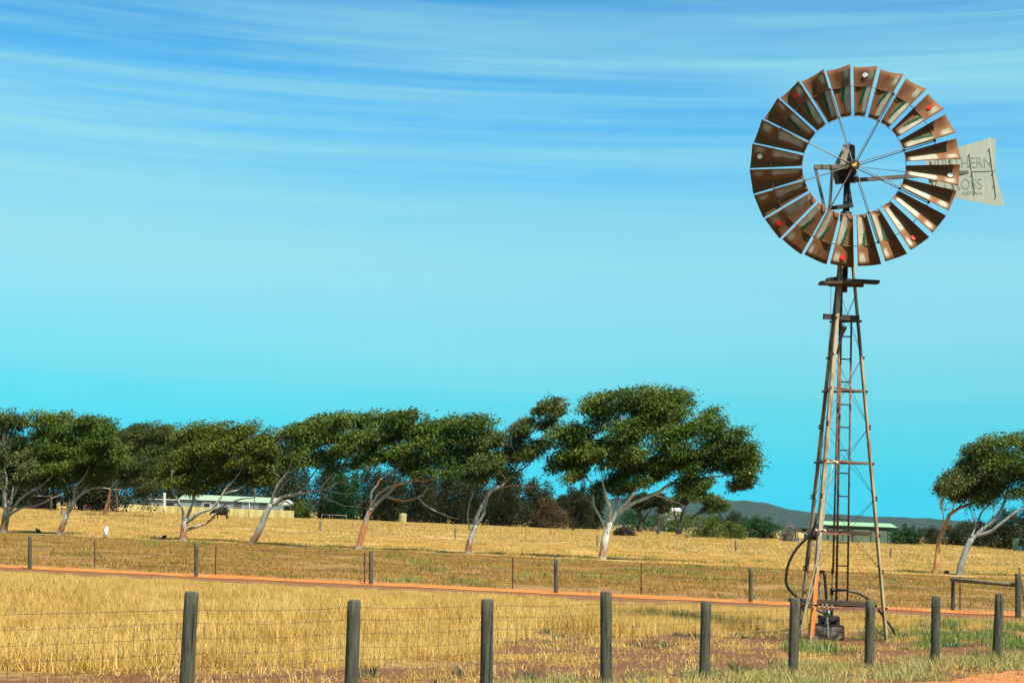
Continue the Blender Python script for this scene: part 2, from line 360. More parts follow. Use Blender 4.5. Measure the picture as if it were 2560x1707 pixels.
# ------------------------------------------------------------------ mesh helpers
class MB:
    def __init__(s): s.v = []; s.f = []; s.sm = []
    def add(s, vs_, fs, smooth=False):
        o = len(s.v); s.v += [Vector(x) for x in vs_]; s.f += [[i+o for i in f] for f in fs]; s.sm += [smooth]*len(fs)
    def box(s, c, sz, rot=None):
        c = Vector(c); R = rot if rot is not None else Matrix.Identity(3)
        q = [c + R @ Vector((a*sz[0]/2, b*sz[1]/2, d*sz[2]/2)) for a in (-1, 1) for b in (-1, 1) for d in (-1, 1)]
        s.add(q, [(0, 1, 3, 2), (4, 6, 7, 5), (0, 4, 5, 1), (2, 3, 7, 6), (0, 2, 6, 4), (1, 5, 7, 3)])
    def beam(s, a, b, w, h, up=(0, 0, 1)):
        a, b = Vector(a), Vector(b); d = (b-a); L = d.length; d.normalize(); u = Vector(up)
        x = d.cross(u).normalized(); z = x.cross(d)
        s.box((a+b)/2, (w, L, h), Matrix((x, d, z)).transposed())
    def tube(s, pts, rad, n=6, cap=True, jit=0.):
        pts = [Vector(p) for p in pts]
        if not hasattr(rad, '__len__'): rad = [rad]*len(pts)
        rings = []; x = None
        for i, p in enumerate(pts):
            d = (pts[min(i+1, len(pts)-1)]-pts[max(i-1, 0)]).normalized()
            if x is None: x = d.orthogonal().normalized()
            else:
                x = x - d*x.dot(d)
                x = x.normalized() if x.length > 1e-5 else d.orthogonal().normalized()
            y = d.cross(x)
            rings.append([p + (x*math.cos(2*math.pi*j/n)+y*math.sin(2*math.pi*j/n))*rad[i]*(1+jit*random.uniform(-1, 1)) for j in range(n)])
        vs_ = [q for r in rings for q in r]; fs = []
        for i in range(len(rings)-1):
            for j in range(n): fs.append((i*n+j, i*n+(j+1) % n, (i+1)*n+(j+1) % n, (i+1)*n+j))
        o = len(s.v); s.add(vs_, fs, n > 4)
        if cap: s.f += [[o+j for j in range(n)][::-1], [o+(len(rings)-1)*n+j for j in range(n)]]; s.sm += [False, False]
    def prism(s, poly, off):
        """polygon (list of points) extruded by vector off"""
        n = len(poly); off = Vector(off); a = [Vector(p) for p in poly]
        s.add(a+[p+off for p in a], [list(range(n))[::-1], list(range(n, 2*n))]+[(i, (i+1) % n, n+(i+1) % n, n+i) for i in range(n)])
    def mesh(s, name, m, org=Vector((0, 0, 0))):
        me = bpy.data.meshes.new(name)
        me.from_pydata([v-org for v in s.v], [], s.f); me.polygons.foreach_set('use_smooth', s.sm)
        if m: me.materials.append(m)
        bm = bmesh.new(); bm.from_mesh(me); bmesh.ops.recalc_face_normals(bm, faces=bm.faces); bm.to_mesh(me); bm.free()
        return me
    def build(s, name, m, parent=None, org=None):
        if org is None: org = parent_loc(parent) if parent else (s.v[0].copy() if s.v else Vector())
        me = s.mesh(name, m, org); o = bpy.data.objects.new(name, me); COL.objects.link(o)
        if parent: o.parent = parent
        else: o.location = org
        return o
def parent_loc(o):
    p = Vector((0, 0, 0))
    while o is not None: p = p + o.location; o = o.parent
    return p
def tag(o, label, cat=None, group=None, kind=None):
    if label: o['label'] = label
    if cat: o['category'] = cat
    if group: o['group'] = group
    if kind: o['kind'] = kind
    return o
def thing(name, loc, label, cat, group=None):
    o = bpy.data.objects.new(name, None); COL.objects.link(o); o.location = loc; o.empty_display_size = .2
    return tag(o, label, cat, group)
def link_mesh(name, me, parent=None, mat4=None):
    o = bpy.data.objects.new(name, me); COL.objects.link(o)
    if parent: o.parent = parent
    if mat4 is not None: o.matrix_local = mat4
    return o
def rail_mesh(name, m, n=4):      # unit bar along +Z radius 1, to be scaled
    b = MB(); b.tube([(0, 0, 0), (0, 0, 1)], 1, n); return b.mesh(name, m)
def bar(name, me, a, b, r, parent, org):
    """a rod from a to b that shares the unit mesh me"""
    a, b = Vector(a)-org, Vector(b)-org; d = b-a
    q = d.to_track_quat('Z', 'Y').to_matrix().to_4x4()
    return link_mesh(name, me, parent, Matrix.Translation(a) @ q @ Matrix.Diagonal((r, r, d.length, 1)))

# ------------------------------------------------------------------ terrain
def sheet(name, xs_of_y, ys, zf, m):
    v = []; f = []
    for y in ys:
        xs = xs_of_y(y)
        v += [(x, y, zf(x, y)) for x in xs]
    k = len(xs_of_y(ys[0]))
    for i in range(len(ys)-1):
        for j in range(k-1): f.append((i*k+j, i*k+j+1, (i+1)*k+j+1, (i+1)*k+j))
    me = bpy.data.meshes.new(name); me.from_pydata(v, [], f); me.materials.append(m)
    me.polygons.foreach_set('use_smooth', [True]*len(f))
    o = bpy.data.objects.new(name, me); COL.objects.link(o); o['kind'] = 'structure'
    return o
ys = list(range(-40, 120, 8))+list(range(120, 300, 6))+list(range(300, 800, 25))+[900, 1100, 1400, 2000, 3000, 4600]
sheet('ground', lambda y: [-(90+abs(y)*1.3)+i*(180+abs(y)*2.6)/12 for i in range(13)], ys, lambda x, y: zt(y), M['ground'])

# dirt track: a strip with ragged edges, slightly proud of the paddock
def strip(name, P, Q, w, ext, m, z=.012, rag=.25, seed=1.):
    d = Vector((Q.x-P.x, Q.y-P.y, 0)); L = d.length; d.normalize(); n = Vector((-d.y, d.x, 0)); b = MB(); k = int((L+2*ext)/.35); vs_ = []
    for i in range(k+1):
        p = P+d*(-ext+i*(L+2*ext)/k)
        e0 = rag*(mnoise.noise((i*.16, seed, 0))+.6*mnoise.noise((i*.7, seed, 3))); e1 = rag*(mnoise.noise((i*.16, seed, 7))+.6*mnoise.noise((i*.7, seed, 11)))
        for t in (-w/2+e0, 0, w/2+e1):
            q = p+n*t; vs_.append((q.x, q.y, zt(q.y)+z+(.03 if t == 0 else 0)))
    b.add(vs_, [(i*3+j, i*3+j+1, i*3+j+4, i*3+j+3) for i in range(k) for j in (0, 1)], True)
    o = b.build(name, m, org=Vector((0, 0, 0))); o['kind'] = 'structure'; return o
strip('dirt_track', TRK0, TRK1, 1.9, 14, M['track'], rag=.45)
GE0, GE1 = ground(2250, 1709), ground(2560, 1682)
_d = (GE1-GE0).normalized(); GN = Vector((-_d.y, _d.x, 0)); GN = GN if GN.y > 0 else -GN
strip('gravel_road', GE0-GN*3, GE1-GN*3, 6.0, 9, M['gravel'], .02, .3, 5.)

# distant hills: a ridge of scrub-covered terrain behind the plain
def mat_hill():
    m = new_mat('scrub_hill', .95); k = N(m); p = k.pos()
    n1 = k.noise(k.scale(p, (1, .35, 1)), .010, 6, .62); n2 = k.noise(k.scale(p, (1, .4, 2)), .055, 5, .65)
    c = k.mix(k.rng(n2, .35, .65), (.003, .013, .010), (.013, .034, .022))
    c = k.mix(k.rng(n1, .60, .72), c, (.07, .05, .026))
    z = k.sepz(p)[2]
    c = k.mix(k.rng(k.math('ADD', z, k.math('MULTIPLY', n1, 6.)), 10., 7.), c, (.30, .215, .09))
    k.col(c); return m
M['hill'] = mat_hill()
def hills():
    crest = [(-900, 1235), (0, 1243), (700, 1248), (1200, 1250), (1500, 1248), (1620, 1244), (1750, 1248), (1820, 1253), (1880, 1255), (1930, 1262), (1975, 1276), (2040, 1283), (2100, 1288), (2200, 1292), (2300, 1296),
             (2360, 1300), (2430, 1304), (2560, 1318), (3000, 1330), (3600, 1345)]
    D0, D1 = 2300, 3200
    v = []; f = []; nx, ny = 300, 16
    def cy(px):
        for (a, b), (c, d) in zip(crest, crest[1:]):
            if a <= px <= c: return b+(d-b)*(px-a)/(c-a)
        return crest[-1][1]
    for i in range(nx+1):
        px = -900+i*4500/nx
        top = at(px, cy(px), D1)
        for j in range(ny+1):
            t = j/ny; Y = D0+(D1-D0)*t*1.35
            x = top.x*Y/D1; prof = math.sin(min(1, t*1.35)*math.pi/2)**1.3 if t*1.35 < 1 else 1-(t*1.35-1)*.5
            h = zt(Y)+(top.z-zt(Y))*prof
            h += prof*(4.0*mnoise.noise((x*.012, Y*.012, 0))+2.2*mnoise.noise((x*.05, Y*.03, 4))+1.6*mnoise.noise((x*.13, Y*.05, 4)))
            v.append((x, Y, h))
    for i in range(nx):
        for j in range(ny): f.append((i*(ny+1)+j, (i+1)*(ny+1)+j, (i+1)*(ny+1)+j+1, i*(ny+1)+j+1))
    me = bpy.data.meshes.new('hills'); me.from_pydata(v, [], f); me.materials.append(M['hill']); me.polygons.foreach_set('use_smooth', [True]*len(f))
    o = bpy.data.objects.new('hills', me); COL.objects.link(o); o['kind'] = 'structure'
hills()

# ------------------------------------------------------------------ foliage machinery
def np_mesh(name, V, quads, m, tint=None, tri=False):
    me = bpy.data.meshes.new(name); n = len(V); k = 3 if tri else 4; q = len(quads)
    me.vertices.add(n); me.vertices.foreach_set('co', np.ascontiguousarray(V, np.float32).ravel())
    me.loops.add(q*k); me.loops.foreach_set('vertex_index', np.ascontiguousarray(quads, np.int32).ravel())
    me.polygons.add(q); me.polygons.foreach_set('loop_start', np.arange(0, q*k, k, dtype=np.int32))
    if tint is not None:
        a = me.attributes.new('tint', 'FLOAT', 'POINT'); a.data.foreach_set('value', np.ascontiguousarray(tint, np.float32))
    me.update(calc_edges=True); me.materials.append(m); return me
def unit(a): return a/np.maximum(np.linalg.norm(a, axis=1, keepdims=True), 1e-6)
def leaf_arrays(C, R, n, L, W, droop=.8, hue=None, wind=0.):
    """C (k,3) puff centres, R (k,3) radii, n leaves per puff"""
    k = len(C); idx = np.repeat(np.arange(k), n); N_ = len(idx)
    d = unit(RNG.normal(size=(N_, 3))); r = RNG.uniform(.2, 1., (N_, 1))**.6*np.where(RNG.uniform(0, 1, (N_, 1)) < .22, RNG.uniform(1., 1.55, (N_, 1)), 1.)
    out = d*r; P = C[idx]+out*R[idx]
    P[:, 2] += wind*out[:, 0]*R[idx][:, 0]*.35                    # sprays sweep up and away from the wind
    P[:, 0] += wind*np.maximum(r[:, 0]-.9, 0)*R[idx][:, 0]*.4
    a = unit(RNG.normal(size=(N_, 3))*.65+out*.6+np.array([.45*wind, 0, -droop])); b = unit(np.cross(a, RNG.normal(size=(N_, 3))))
    l = (L*RNG.uniform(.6, 1.35, (N_, 1))); w = (W*RNG.uniform(.7, 1.3, (N_, 1)))
    c = np.cross(a, b)*w*.35
    V = np.stack([P, P+a*l*.5+b*w*.5+c, P+a*l, P+a*l*.5-b*w*.5+c], 1).reshape(-1, 3)
    t = RNG.uniform(0, 1, N_)*.6+(hue[idx] if hue is not None else .2)*.4
    return V, np.repeat(t, 4)
def quads_of(n): return np.arange(n*4, dtype=np.int32).reshape(-1, 4)

def smooth_line(pts, k=5, wob=0.):
    pts = [Vector(p) for p in pts]; out = []
    P = [pts[0]*2-pts[1]]+pts+[pts[-1]*2-pts[-2]]
    for i in range(1, len(P)-2):
        for j in range(k):
            t = j/k; a, b, c, d = P[i-1:i+3]
            q = .5*((2*b)+(c-a)*t+(2*a-5*b+4*c-d)*t*t+(3*b-a-3*c+d)*t**3)
            if wob: q = q+Vector((mnoise.noise(q*1.9), mnoise.noise(q*1.9+Vector((9, 0, 0))), mnoise.noise(q*1.9+Vector((0, 9, 0)))))*wob
            out.append(q)
    out.append(pts[-1]); return out

NLEAF = []
def gum(name, label, cat, crop, limbs, clumps, bark, leaf, trunk_r, seed=0, leafL=.215, leafW=.066, dens=1., depth_f=.75, group=None, bare=()):
    """limbs: list of ([(x, y, depth offset m)...], r0, r1) in crop pixels; the first is the trunk. clumps: (x, y, rx, ry[, depth offset])"""
    global RNG
    RNG = np.random.default_rng(seed+100); random.seed(seed)
    ox, oy, sc = crop
    T = lambda x, y: (ox+x*sc, oy+y*sc)
    b = ground(*T(*limbs[0][0][0][:2])); Y0 = b.y; ppm = F/Y0
    root = thing(name, b, label, cat, group)
    skel = []; tb = MB()
    for li, (pts, r0, r1) in enumerate(limbs):
        w = [at(*T(p[0], p[1]), Y0+(p[2] if len(p) > 2 else 0)) for p in pts]
        if li == 0: w = [w[0]-Vector((0, 0, .25))]+w
        r0, r1 = r0*.82, r1*.8; line = smooth_line(w, 5, .06 if li else .025)
        n = len(line); rad = [r0+(r1-r0)*(i/(n-1)) for i in range(n)]
        if li == 0:
            for i in range(min(6, n)): rad[i] *= 1+.55*(1-i/6)**2
        tb.tube(line, [r*(1+.10*mnoise.noise(q*2.5)) for r, q in zip(rad, line)], 9 if r0 > .12 else 6, jit=.05)
        skel += [(q, r) for q, r in zip(line, rad) if li > 0 or len(limbs) == 1]
    tb.build('trunk', M[bark], root)
    # puffs
    C = []; R = []; H = []
    for cl_ in clumps:
        x, y, rx, ry = cl_[:4]; dz = cl_[4] if len(cl_) > 4 else None
        rxm, rym = rx*sc/ppm*1.12, ry*sc/ppm*1.12; rdm = max(rxm*depth_f, .8)
        k = max(6, int(6.4*rxm*rym*(1+.45*rdm)+4)); hue = RNG.uniform(0, 1)
        cc = at(*T(x, y), Y0+(dz if dz is not None else RNG.uniform(-1.1, 1.1)))
        for i in range(k):
            d = RNG.normal(size=3); d /= np.linalg.norm(d); d *= RNG.uniform(.35, .92)
            pr = RNG.uniform(.46, .88)*min(1., .55+.25*rym)
            C.append((cc.x+d[0]*rxm, cc.y+d[1]*rdm, cc.z+d[2]*rym)); R.append((pr*1.45, pr*1.25, pr*.66)); H.append(np.clip(hue+RNG.normal()*.25, 0, 1))
    C = np.array(C); R = np.array(R); H = np.array(H)
    cnt = np.maximum((R[:, 1]**2*500*dens).astype(int), 24)
    NLEAF.append((name, len(C), int(cnt.sum())))
    V, t = leaf_arrays(C, R, cnt, leafL, leafW, .7, H, 1.)
    org = np.array(b)
    me = np_mesh('crown', V-org, quads_of(len(V)//4), M[leaf], t)
    link_mesh('crown', me, root)
    # twigs from the limbs into the puffs
    wb = MB(); S = np.array([q for q, r in skel])
    for i in range(len(C)):
        if i % 2 and i > 40: continue
        c = C[i]; dd = np.linalg.norm((S-c)*np.array([1, 1, 1.15]), axis=1)+np.where(S[:, 2] > c[2]-.1, 1.5, 0)
        j = int(np.argmin(dd)); a, r = skel[j]; c = Vector(c)
        mid = a.lerp(c, .5)+Vector((random.uniform(-.15, .15), random.uniform(-.15, .15), random.uniform(-.25, .1)))*(c-a).length*.35
        L = (c-a).length; r0 = min(r*.7, .014+.012*L)
        wb.tube(smooth_line([a, mid, c], 3, .06), [r0*(1-.8*q/6) for q in range(7)], 4, False)
    for (x0, y0, x1, y1) in bare:                     # bare twiggy tips
        a = at(*T(x0, y0), Y0); c = at(*T(x1, y1), Y0+random.uniform(-.5, .5))
        for q in range(6):
            e = c+Vector((random.uniform(-.5, .5), random.uniform(-.6, .6), random.uniform(-.45, .45)))
            wb.tube(smooth_line([a, a.lerp(e, .5)+Vector((0, 0, -.1)), e], 3, .12), [.022, .02, .017, .014, .011, .008, .006], 4, False)
    wb.build('branches', M[bark], root)['kind'] = 'stuff'
    return root

def c4(L): return [(x*2.3456-224, y*2.3456-840, rx*2.3456, ry*2.3456) for x, y, rx, ry in L]
C5 = (0, 1000, .30612); C6 = (600, 1000, .30612); C7 = (1220, 920, .33803); C4 = (2240, 1050, .41885); CR8 = (2280, 1200, .17857)
gum('gum_tree', 'largest wide-crowned gum tree with a thick white trunk, left of the windmill', 'tree', C7,
    [([(845, 1415), (868, 1260), (903, 1135)], .30, .24),
     ([(903, 1150), (960, 1060, -.1), (1040, 970, -.2), (1100, 890, -.3), (1180, 800, -.3), (1240, 640, 0)], .19, .05),
     ([(950, 1075), (1060, 1000, .3), (1230, 930, .6), (1350, 860, .7), (1500, 820, .8), (1740, 795, .6), (1850, 740, .4)], .17, .03),
     ([(895, 1150), (900, 1030, -.4), (880, 960, -.6), (860, 900, -.7), (845, 800, -.5), (820, 640, -.2)], .13, .03),
     ([(870, 1160), (810, 1070, .3), (780, 1000, .5), (770, 860, .7), (700, 780, .9), (620, 680, 1)], .10, .03),
     ([(930, 1100), (960, 950, .6), (985, 850, .9), (1000, 720, 1.1), (1080, 420, 1.2)], .13, .03),
     ([(1230, 930, .6), (1350, 975, .3), (1480, 1030, 0)], .07, .025),
     ([(1100, 890, -.3), (1230, 800, .2), (1420, 700, .5), (1600, 600, .6)], .09, .03),
     ([(1040, 970, -.2), (1100, 830, .5), (1120, 620, .7), (1300, 400, .5)], .08, .03)],
    [(1200, 230, 180, 105), (1030, 230, 130, 90), (1380, 240, 150, 90), (1250, 330, 280, 80), (800, 270, 110, 80), (850, 370, 130, 75), (1000, 430, 170, 80), (1200, 470, 200, 90),
     (1420, 450, 190, 90), (1630, 450, 120, 90), (1630, 340, 80, 45), (1740, 560, 160, 110), (1850, 590, 110, 100), (1920, 680, 80, 90), (1900, 780, 70, 90), (1780, 700, 120, 80),
     (700, 500, 120, 80), (560, 480, 120, 70), (620, 600, 150, 80), (540, 690, 110, 80), (650, 720, 90, 80), (620, 800, 70, 40), (900, 560, 150, 80), (1080, 600, 140, 60), (1480, 620, 190, 80),
     (1630, 700, 140, 55), (1320, 600, 120, 60), (800, 640, 60, 50), (960, 800, 70, 60), (1100, 830, 100, 55), (1180, 780, 90, 50), (830, 870, 50, 80), (1000, 890, 40, 30), (1300, 760, 100, 50), (1880, 850, 50, 40), (900, 690, 140, 60), (1080, 710, 140, 60), (1350, 690, 150, 60), (1500, 750, 110, 40), (720, 640, 90, 60), (1220, 700, 90, 50), (1450, 860, 90, 45), (1560, 830, 80, 40)],
    'bark_white', 'leaf_green', .3, 1)
gum('gum_tree', 'gum tree with twisting pale trunk and wispy bare tip, left of the largest gum', 'tree', C6,
    [([(1860, 1255), (1885, 1130), (1920, 1020)], .26, .20),
     ([(1915, 1040), (1940, 940, -.2), (2000, 820, -.3), (2060, 730, -.3), (2150, 690, -.2), (2230, 610, 0), (2360, 530, .2)], .15, .06),
     ([(1930, 1010), (1985, 930, .3), (2005, 850, .4), (2040, 760, .4), (2110, 720, .4), (2250, 690, .5), (2420, 705, .6), (2520, 660, .7)], .13, .035),
     ([(1880, 1060), (1858, 950, -.3), (1872, 860, -.5), (1900, 740, -.6), (1905, 640, -.6)], .055, .02),
     ([(2230, 610), (2260, 480, -.3), (2210, 330, -.5), (2240, 180, -.6), (2270, 60, -.6)], .06, .012),
     ([(2360, 530), (2420, 420, .3), (2480, 300, .3), (2520, 150, .3), (2550, 40, .3)], .05, .015),
     ([(2150, 690), (2120, 560, .5), (2080, 450, .8)], .06, .02)],
    [(2060, 330, 90, 80), (2080, 460, 110, 80), (2150, 580, 90, 60), (2000, 560, 100, 70), (2270, 300, 80, 60), (2310, 200, 60, 40), (2400, 350, 100, 70), (2350, 450, 110, 60), (2540, 30, 70, 35), (2470, 60, 50, 30), (2600, 80, 50, 30), (2500, 180, 50, 40),
     (2270, 470, 90, 60), (1960, 470, 80, 60), (2180, 420, 70, 60), (2290, 230, 50, 40), (1950, 660, 70, 60)],
    'bark_grey', 'leaf_grey', .24, 2, bare=[(2300, 260, 2380, 140), (2350, 300, 2450, 110), (2420, 260, 2510, 90), (2200, 330, 2200, 210)])
gum('gum_tree', 'leaning gum tree with bright orange bark near its foot and a low drooping limb', 'tree', C6,
    [([(965, 1215), (1000, 1085), (1035, 965), (1070, 880)], .27, .19),
     ([(1068, 905), (1140, 820, .1), (1220, 750, .1), (1290, 690, 0), (1400, 660, 0), (1530, 655, 0), (1660, 610, .2), (1780, 520, .2)], .17, .04),
     ([(1068, 880), (1075, 770, -.4), (1110, 700, -.5), (1150, 640, -.5), (1250, 580, -.4), (1310, 540, -.3), (1400, 440, 0)], .10, .03),
     ([(1075, 850), (1130, 770, -.2), (1200, 720, -.3), (1260, 690, -.4), (1285, 600, -.5), (1300, 480, -.5)], .09, .02),
     ([(1200, 790), (1340, 820, .6), (1450, 790, .8), (1500, 760, .9), (1540, 690, 1)], .09, .04),
     ([(1450, 795, .8), (1550, 880, .4), (1680, 940, .2), (1790, 970, 0)], .08, .03),
     ([(1400, 660), (1480, 560, .5), (1560, 420, .8), (1700, 280, .8)], .07, .02)],
    [(1480, 250, 90, 80), (1560, 220, 100, 80), (1690, 190, 120, 70), (1830, 180, 120, 65), (1930, 200, 80, 70), (1500, 360, 130, 80), (1680, 330, 140, 80), (1850, 320, 140, 80), (1430, 480, 120, 60), (1600, 480, 130, 70),
     (1760, 470, 130, 80), (1880, 450, 100, 80), (1250, 460, 110, 60), (1350, 560, 80, 40), (1800, 590, 110, 50), (1930, 570, 70, 50), (1520, 600, 90, 35), (1960, 300, 60, 60)],
    'bark_orange_patch', 'leaf_green', .26, 3)
gum('gum_tree', 'steeply leaning gum tree with a long brown limb reaching right, beside the cream fence', 'tree', C6,
    [([(92, 1180), (150, 1080), (195, 960), (255, 850)], .30, .21),
     ([(245, 870), (290, 730, -.3), (340, 650, -.4), (400, 560, -.5), (430, 420, -.5)], .12, .03),
     ([(285, 800), (330, 720, .3), (400, 640, .5), (440, 600, .5), (520, 480, .6)], .08, .02),
     ([(250, 860), (360, 790, 0), (480, 765, 0), (640, 740, 0), (800, 680, -.1), (890, 640, -.1), (960, 650, -.1)], .16, .035),
     ([(820, 672, -.1), (880, 690, -.3), (940, 710, -.4)], .05, .02),
     ([(650, 745), (740, 820, .3), (860, 860, .4), (1000, 880, .5)], .08, .02),
     ([(680, 730), (840, 765, .4), (1000, 750, .7)], .06, .02),
     ([(640, 740), (760, 600, -.5), (900, 460, -.8), (1050, 330, -.8)], .08, .03),
     ([(480, 765), (600, 600, .6), (700, 420, .8), (760, 280, .8)], .08, .03),
     ([(890, 640), (1020, 540, .3), (1180, 420, .5), (1280, 280, .5)], .06, .02)],
    [(400, 300, 80, 80), (450, 230, 70, 50), (540, 260, 110, 80), (660, 200, 110, 80), (780, 160, 100, 70), (880, 150, 90, 75), (1000, 160, 100, 70), (1120, 130, 110, 70), (1240, 150, 100, 75), (1360, 160, 90, 85),
     (620, 330, 140, 80), (800, 290, 150, 80), (980, 280, 150, 80), (1170, 270, 150, 85), (1350, 280, 110, 80), (480, 400, 110, 70), (680, 430, 140, 55), (880, 400, 150, 60), (1080, 380, 140, 60), (1260, 370, 110, 60),
     (560, 500, 110, 45), (760, 520, 120, 40), (400, 480, 70, 60), (960, 500, 120, 40), (1120, 480, 90, 35)],
    'bark_dull', 'leaf_green', .3, 4, bare=[(340, 330, 310, 230), (380, 300, 370, 200), (330, 380, 300, 300)])
gum('gum_tree', 'short-stemmed gum tree forking low into grey limbs, in front of the cream fence', 'tree', C5,
    [([(1495, 1148), (1500, 1070), (1508, 985)], .32, .22),
     ([(1500, 1000), (1490, 890, -.3), (1460, 830, -.5), (1440, 790, -.5), (1410, 730, -.6), (1400, 600, -.6)], .13, .03),
     ([(1515, 990), (1550, 900, .2), (1580, 830, .3), (1600, 760, .4), (1650, 680, .4), (1685, 610, .5), (1720, 480, .5)], .14, .03),
     ([(1520, 1000), (1620, 930, -.4), (1720, 880, -.6), (1790, 820, -.7), (1830, 740, -.7), (1900, 660, -.7), (1970, 570, -.6)], .14, .04),
     ([(1520, 1060), (1640, 1020, .2), (1730, 970, .3), (1780, 900, .4), (1850, 850, .5), (1970, 810, .5), (2060, 800, .5), (2150, 755, .5)], .11, .03),
     ([(1835, 760, -.7), (1920, 740, -.5), (2000, 690, -.3), (2070, 640, -.2), (2120, 500, 0)], .07, .02),
     ([(1580, 830, .3), (1560, 700, .8), (1540, 560, 1)], .07, .02)],
    [(1480, 310, 90, 70), (1600, 260, 110, 75), (1730, 250, 110, 65), (1860, 270, 110, 65), (1990, 270, 100, 70), (2110, 310, 90, 75), (2200, 390, 85, 70), (1520, 420, 140, 80), (1700, 370, 150, 80), (1880, 380, 150, 80), (2060, 400, 130, 80),
     (2180, 470, 100, 70), (1430, 530, 120, 80), (1600, 520, 140, 80), (1780, 520, 150, 80), (1960, 520, 140, 70), (2120, 550, 110, 70), (1500, 640, 120, 60), (1680, 640, 120, 50), (1850, 620, 110, 50), (2020, 640, 90, 50), (1400, 640, 80, 60), (2160, 660, 70, 50), (1600, 720, 80, 30)],
    'bark_grey', 'leaf_olive', .32, 5)
gum('gum_tree', 'leaning gum tree with a slim grey trunk, beside the white marker post', 'tree', C5,
    [([(485, 1098), (520, 1000), (568, 885), (610, 810)], .26, .18),
     ([(600, 825), (690, 750, 0), (770, 720, 0), (870, 722, -.2), (1000, 735, -.3)], .14, .025),
     ([(603, 815), (612, 720, -.3), (660, 660, -.4), (705, 600, -.4), (740, 480, -.4)], .09, .025),
     ([(605, 800), (592, 640, .4), (610, 520, .5), (660, 450, .6), (722, 425, .6)], .06, .02),
     ([(640, 780), (720, 700, .4), (780, 660, .6), (900, 540, .8)], .08, .02),
     ([(592, 640, .4), (540, 500, .5), (480, 350, .5)], .06, .02)],
    [(330, 160, 80, 70), (440, 180, 100, 75), (550, 150, 100, 65), (660, 160, 100, 65), (770, 190, 90, 65), (850, 240, 70, 60), (400, 290, 120, 80), (550, 280, 130, 80), (700, 290, 130, 80), (830, 330, 110, 80), (380, 410, 110, 75),
     (530, 420, 130, 80), (690, 430, 130, 80), (850, 450, 110, 80), (430, 530, 120, 65), (600, 550, 130, 65), (770, 560, 120, 60), (480, 640, 100, 50), (330, 560, 80, 80), (880, 580, 90, 60), (370, 660, 80, 40), (820, 650, 80, 30), (960, 440, 80, 80)],
    'bark_dull', 'leaf_green', .26, 6)
gum('gum_tree', 'gum tree with dark spreading limbs at the left edge of the picture', 'tree', C5,
    [([(28, 1082), (42, 980), (52, 890)], .34, .27),
     ([(45, 900), (30, 760, -.3), (60, 680, -.4), (40, 560, -.5), (30, 400, -.5)], .17, .04),
     ([(70, 900), (100, 800, .3), (130, 740, .4), (150, 690, .4), (200, 600, .5), (220, 460, .5)], .13, .03),
     ([(85, 905), (170, 800, -.2), (260, 740, -.3), (330, 700, -.3), (430, 620, -.3)], .13, .03),
     ([(75, 940), (200, 870, .2), (300, 860, .3), (420, 800, .3), (520, 760, .3)], .11, .03)],
    [(-60, 200, 110, 80), (60, 150, 90, 65), (130, 180, 70, 60), (-150, 300, 110, 90), (0, 290, 110, 80), (110, 310, 80, 80), (-100, 430, 120, 80), (40, 430, 110, 80), (160, 470, 80, 70), (-60, 560, 120, 70), (90, 560, 110, 60), (230, 560, 80, 60), (-160, 600, 100, 80),
     (130, 650, 90, 40), (290, 640, 80, 40), (-50, 660, 100, 40)],
    'bark_dull', 'leaf_grey', .34, 7)
gum('gum_tree', 'smooth orange-barked gum tree leaning right, right of the windmill', 'tree', CR8,
    [([(315, 1312), (345, 1150), (365, 950), (400, 780), (470, 640), (520, 500)], .20, .135),
     ([(518, 505), (560, 450, 0), (650, 400, 0), (740, 370, .1), (850, 310, .2), (950, 240, .2), (1050, 130, .3), (1160, 20, .3), (1200, -150, .3), (1150, -320, .3)], .125, .03),
     ([(408, 760), (420, 620, -.2), (435, 450, -.3), (400, 340, -.4), (410, 260, -.4), (440, 180, -.4), (430, 40, -.4)], .045, .014),
     ([(540, 470), (600, 330, -.3), (640, 230, -.4), (620, 60, -.5)], .05, .018),
     ([(620, 420), (730, 300, .5), (780, 190, .7), (840, 0, .8)], .06, .02),
     ([(480, 695), (580, 672, .1), (645, 635, .2)], .03, .012)],
    c4([(480, 230, 85, 60), (470, 170, 70, 40), (410, 290, 80, 50), (500, 320, 100, 70), (345, 400, 55, 60), (430, 380, 85, 50), (340, 340, 60, 45), (560, 200, 90, 70), (560, 290, 90, 70), (520, 400, 60, 40), (600, 380, 70, 50), (300, 400, 35, 40), (390, 440, 50, 30)]),
    'bark_tan', 'leaf_grey', .2, 8, leafL=.19, leafW=.06, dens=1.5, bare=[(400, 340, 380, 60), (410, 300, 440, 100), (420, 420, 470, 200), (440, 200, 430, 40), (480, 420, 470, 300)])
